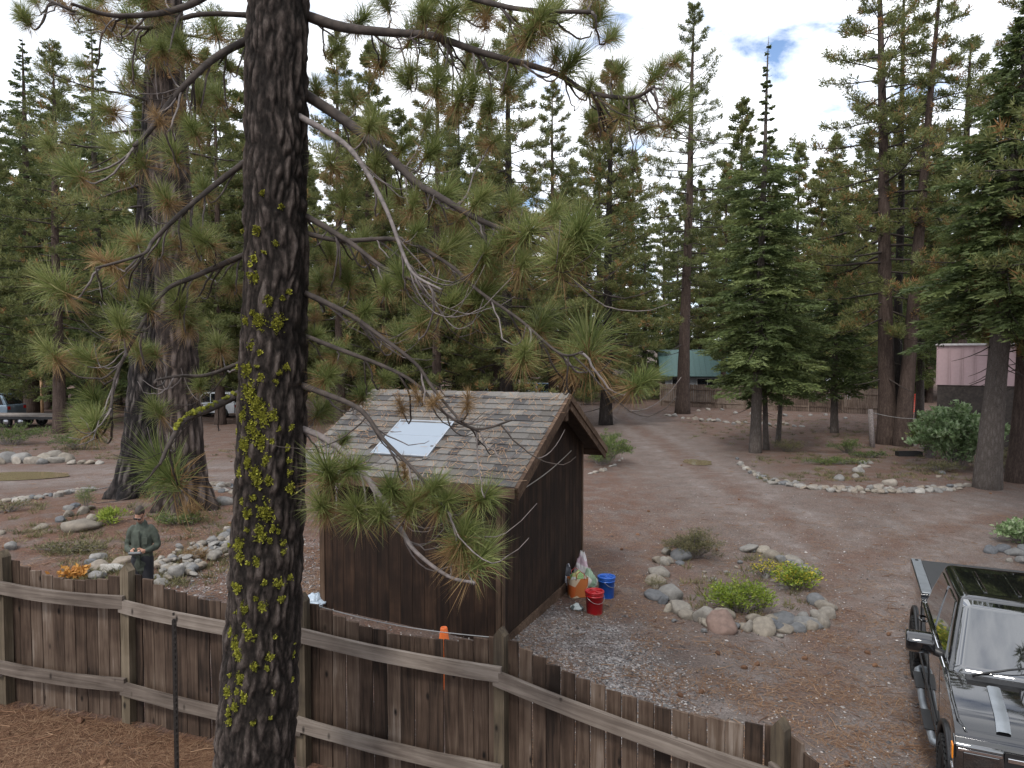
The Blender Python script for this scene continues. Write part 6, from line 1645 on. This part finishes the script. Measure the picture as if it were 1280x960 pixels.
link('front_bumper', prism_mesh('front_bumper', [(5.62, .46), (5.90, .48), (5.93, .60), (5.90, .72), (5.70, .74), (5.62, .7)], -.98, .98, CHR, .03), TR)
# wheels with knobby tread
ty = MB(); w = .29; lathe(ty, [(.235, -w / 2 + .02), (.30, -w / 2), (.37, -w / 2 + .005), (.40, -w * .40), (.405, 0), (.40, w * .40), (.37, w / 2 - .005), (.30, w / 2), (.235, w / 2 - .02)], 40); ty.v[0] = ty.v[0][:, [2, 0, 1]]
for k in range(36):
    a = k / 36 * 6.2832; Mx = Matrix.Rotation(a, 4, 'X')
    for (x0, x1, off) in ((-.145, -.07, 0), (-.06, -.005, .5), (.005, .06, 0), (.07, .145, .5)):
        ty.box((x0, -.024, .385), (x1, .024, .424), M=Matrix.Rotation(off * 6.2832 / 36, 4, 'X') @ Mx)
    for s in (-1, 1): ty.box((s * .146 - .012, -.02, .345), (s * .146 + .006, .02, .405), M=Mx)
TYM = ty.mesh('tyre', RUB, False)
ri = MB(); lathe(ri, [(0, .06), (.05, .06), (.06, .045), (.20, .03), (.215, .11), (.24, .125), (.24, -.12), (.0, -.1)], 32); ri.v[0] = ri.v[0][:, [2, 0, 1]]
for k in range(6): ri.box((.04, -.03, .05), (.085, .03, .22), M=Matrix.Rotation(k / 6 * 6.2832, 4, 'X'))
RIM2 = ri.mesh('rim', plain('rim_dark', (.06, .06, .065), .35, .8), False)
for s in (1, -1):
    for y in (RW, FW):
        e = thing('wheel', None, None, (s * .875, y, WR_), 0 if s > 0 else math.pi); e.parent = TR
        link('tyre', TYM, e); link('rim', RIM2, e)
mb = MB(); mb.box((-.5, .3, .42), (.5, 5.4, .54)); mb.build('chassis', TRIM, TR)

# a short front end: everything ahead of the front axle is drawn back
for o in [c for c in TR.children_recursive if c.type == 'MESH' and c.name.split('.')[0] not in ('tyre', 'rim')]:
    for v in o.data.vertices:
        if v.co.y > 5.08: v.co.y = 5.08 + (v.co.y - 5.08) * .40
# ------------------------------------------------------------------ person
pp_ = at(178, 700, 10.5); PZ = gz(pp_.x, pp_.y)
PE = thing('person', 'person in dark green shirt looking down at a handheld controller behind the fence', 'person', (pp_.x, pp_.y, PZ), R(10)); PE.scale = (.77, .92, 1)
def ball(mb, c, r, n=10):
    u = np.linspace(0, np.pi, n); v = np.linspace(0, 2 * np.pi, 2 * n, endpoint=False); r = np.broadcast_to(np.asarray(r, float), (3,))
    V = np.array([(math.sin(a) * math.cos(b_), math.sin(a) * math.sin(b_), math.cos(a)) for a in u for b_ in v]) * r + np.array(c)
    m2 = 2 * n; mb.add(V, [(i * m2 + j, (i + 1) * m2 + j, (i + 1) * m2 + (j + 1) % m2, i * m2 + (j + 1) % m2) for i in range(n - 1) for j in range(m2)])
def limb_(mb, pts, rad, flat=None):
    k = 6; P = np.array(pts, float); n = len(P); ts = np.linspace(0, n - 1, (n - 1) * k + 1)
    PP = np.stack([np.interp(ts, range(n), P[:, i]) for i in range(3)], 1); rr = np.interp(ts, range(n), rad)
    for _ in range(2): PP[1:-1] = (PP[:-2] + 2 * PP[1:-1] + PP[2:]) / 4
    mb.tube(PP, rr, 12)
    ball(mb, PP[0], rr[0], 7); ball(mb, PP[-1], rr[-1], 7)
def remesh(mb, name, mat, parent, vox, smooth=4):
    o = mb.build(name, mat, parent); m = o.modifiers.new('r', 'REMESH'); m.mode = 'VOXEL'; m.voxel_size = vox; m.use_smooth_shade = True
    s = o.modifiers.new('s', 'SMOOTH'); s.iterations = smooth; s.factor = .5
    dg = bpy.context.evaluated_depsgraph_get(); me = bpy.data.meshes.new_from_object(o.evaluated_get(dg)); o.modifiers.clear(); o.data = me; me.name = name
    for f in me.polygons: f.use_smooth = True
    return o
skin = plain('skin', (.42, .23, .16), .5, var=.1, scale=20)
bd = MB()
limb_(bd, [(0, 0, .95), (0, .0, 1.15), (0, .01, 1.36), (0, .0, 1.46), (0, -.02, 1.54)], [.11, .11, .10, .06, .053])
for s in (-1, 1):
    limb_(bd, [(s * .09, 0, .92), (s * .10, -.02, .50), (s * .105, .02, .10), (s * .11, -.13, .05)], [.085, .058, .042, .04])
    limb_(bd, [(s * .15, .01, 1.37), (s * .265, .03, 1.15), (s * .115, -.20, 1.115)], [.045, .038, .028])
    # hand: palm, four fingers curled on the controller, thumb on top
    W0 = np.array((s * .115, -.20, 1.115)); dirh = np.array((-s * .35, -.85, .12)); dirh /= np.linalg.norm(dirh)
    sidev = np.array((0, .15, -1.0)); K0 = W0 + dirh * .085
    limb_(bd, [W0, W0 + dirh * .045, K0], [.028, .034, .030])
    for q in range(4):
        o = K0 + sidev * (.027 - .018 * q) * -1 * -1
        l = (.062, .072, .068, .052)[q]; c1 = o + dirh * l * .5; c2 = c1 + np.array((-s * .9, -.25, .0)) * l * .45; c3 = c2 + np.array((-s * .5, .7, 0)) * l * .35
        limb_(bd, [o, c1, c2, c3], [.0095, .009, .0085, .007])
    limb_(bd, [W0 + dirh * .03 + np.array((-s * .01, 0, .025)), W0 + dirh * .07 + np.array((-s * .035, 0, .05)), W0 + dirh * .10 + np.array((-s * .055, 0, .045))], [.013, .011, .009])
# head tipped forward
hc = np.array((0, -.075, 1.635)); hb = MB()
ball(hb, (0, 0, .01), (.076, .095, .112), 14); ball(hb, (0, -.035, -.06), (.055, .06, .06), 10); ball(hb, (0, -.098, -.015), (.013, .018, .024), 7); ball(hb, (0, -.085, .02), (.055, .018, .012), 8); ball(hb, (0, -.085, -.058), (.026, .014, .010), 7)
for s in (-1, 1): ball(hb, (s * .077, .012, -.01), (.012, .02, .032), 7)
TILT = Matrix.Translation(hc) @ Matrix.Rotation(R(42), 4, 'X') @ Matrix.Rotation(R(-8), 4, 'Z')
for V_, F_ in zip(hb.v, hb.f): bd.add(np.array([tuple(TILT @ Vector(v)) for v in V_]), F_ - F_.min())
BODY = remesh(bd, 'body', skin, PE, .007, 3)
hr = MB()
V_ = []; 
ball(hr, (0, .012, .03), (.083, .098, .105), 14)
keep = hr.v[0]; m_ = (keep[:, 2] < .045) & (keep[:, 1] < -.03); keep[m_] *= .8; m_ = keep[:, 2] < -.02; keep[m_] *= .86
hr.v[0] = np.array([tuple(TILT @ Vector(v)) for v in keep]); remesh(hr, 'hair', plain('hair', (.035, .024, .018), .7, var=.4, scale=60, bump=.5), PE, .008, 2)
gl = MB(); gl.box((-.066, -.112, .002), (-.008, -.098, .034), M=TILT); gl.box((.008, -.112, .002), (.066, -.098, .034), M=TILT); gl.box((-.008, -.108, .02), (.008, -.1, .027), M=TILT); gl.box((-.075, -.10, .02), (-.068, .02, .027), M=TILT); gl.box((.068, -.10, .02), (.075, .02, .027), M=TILT)
gl.build('eye_band', plain('eye_band', (.02, .015, .015), .2), PE)  # dark plates with bridge and side bars across the eyes
be = MB(); ball(be, (0, -.052, -.082), (.052, .05, .045), 9); be.v[0] = np.array([tuple(TILT @ Vector(v)) for v in be.v[0]]); remesh(be, 'beard', plain('beard', (.16, .10, .075), .8, var=.3, scale=50), PE, .008, 1)
shm = plain('shirt_green', (.048, .058, .045), .85, var=.25, scale=14, bump=.6)
sh = MB(); limb_(sh, [(0, .0, .88), (0, .0, 1.05), (0, 0, 1.25), (0, .01, 1.38), (0, .0, 1.465)], [.170, .165, .172, .150, .095])
V_ = sh.v[0]
for k in range(len(sh.v)): sh.v[k] = sh.v[k] * np.array([1.12, .78, 1])
for s in (-1, 1): limb_(sh, [(s * .155, .01, 1.40), (s * .21, .02, 1.33), (s * .278, .03, 1.14), (s * .20, -.10, 1.12), (s * .135, -.175, 1.115)], [.072, .070, .058, .050, .043])
SHR = remesh(sh, 'shirt', shm, PE, .011, 4)
for v in SHR.data.vertices:
    f = .011 * noise.noise(v.co * 9) + .005 * noise.noise(v.co * 24); v.co += v.normal * f
SHR.data.update()
co_ = MB(); lathe(co_, [(.072, 1.455), (.078, 1.475), (.066, 1.51), (.060, 1.505), (.066, 1.465)], 24); co_.v[0] = co_.v[0] * np.array([1, .9, 1]); co_.build('collar', shm, SHR, True)
pk_ = MB(); pk_.box((.06, -.158, 1.20), (.15, -.142, 1.31)); pk_.build('chest_pocket', shm, SHR, bevel=.006)
pl_ = MB(); pl_.box((-.014, -.155, .9), (.014, -.135, 1.4)); pl_.build('placket', shm, SHR, bevel=.004)
tr2 = MB()
for s in (-1, 1): limb_(tr2, [(s * .085, 0, .95), (s * .10, -.01, .72), (s * .105, -.02, .50), (s * .11, .015, .09)], [.118, .100, .082, .072])
limb_(tr2, [(-.06, 0, .97), (.06, 0, .97)], [.13, .13]); remesh(tr2, 'trousers', plain('trousers', (.012, .013, .018), .85, var=.3, bump=.4), PE, .014, 4)
for s in (-1, 1):
    so = MB(); ball(so, (s * .11, -.07, .045), (.052, .14, .05), 10); so.v[0][:, 2] = np.maximum(so.v[0][:, 2], .002); so.build('shoe', plain('shoe', (.03, .026, .022), .7), PE, True)
CT = thing('controller', 'small grey handheld drone controller held by the person', 'controller', tuple(PE.matrix_basis @ Vector((0, -.325, 1.115))), R(10))
CT.rotation_euler = (R(-25), 0, R(10))
mb = MB(); mb.box((-.085, -.045, -.018), (.085, .045, .018)); mb.build('case', plain('ctrl_grey', (.10, .105, .11), .5), CT, bevel=.012)
mb = MB(); mb.box((-.06, -.03, .0185), (.06, .035, .021)); mb.build('screen', plain('ctrl_screen', (.02, .02, .03), .1), CT)
for s in (-1, 1):
    mb = MB(); mb.tube([(s * .07, -.02, .018), (s * .07, -.02, .04)], .006, 8); mb.build('stick', TRIM, CT)
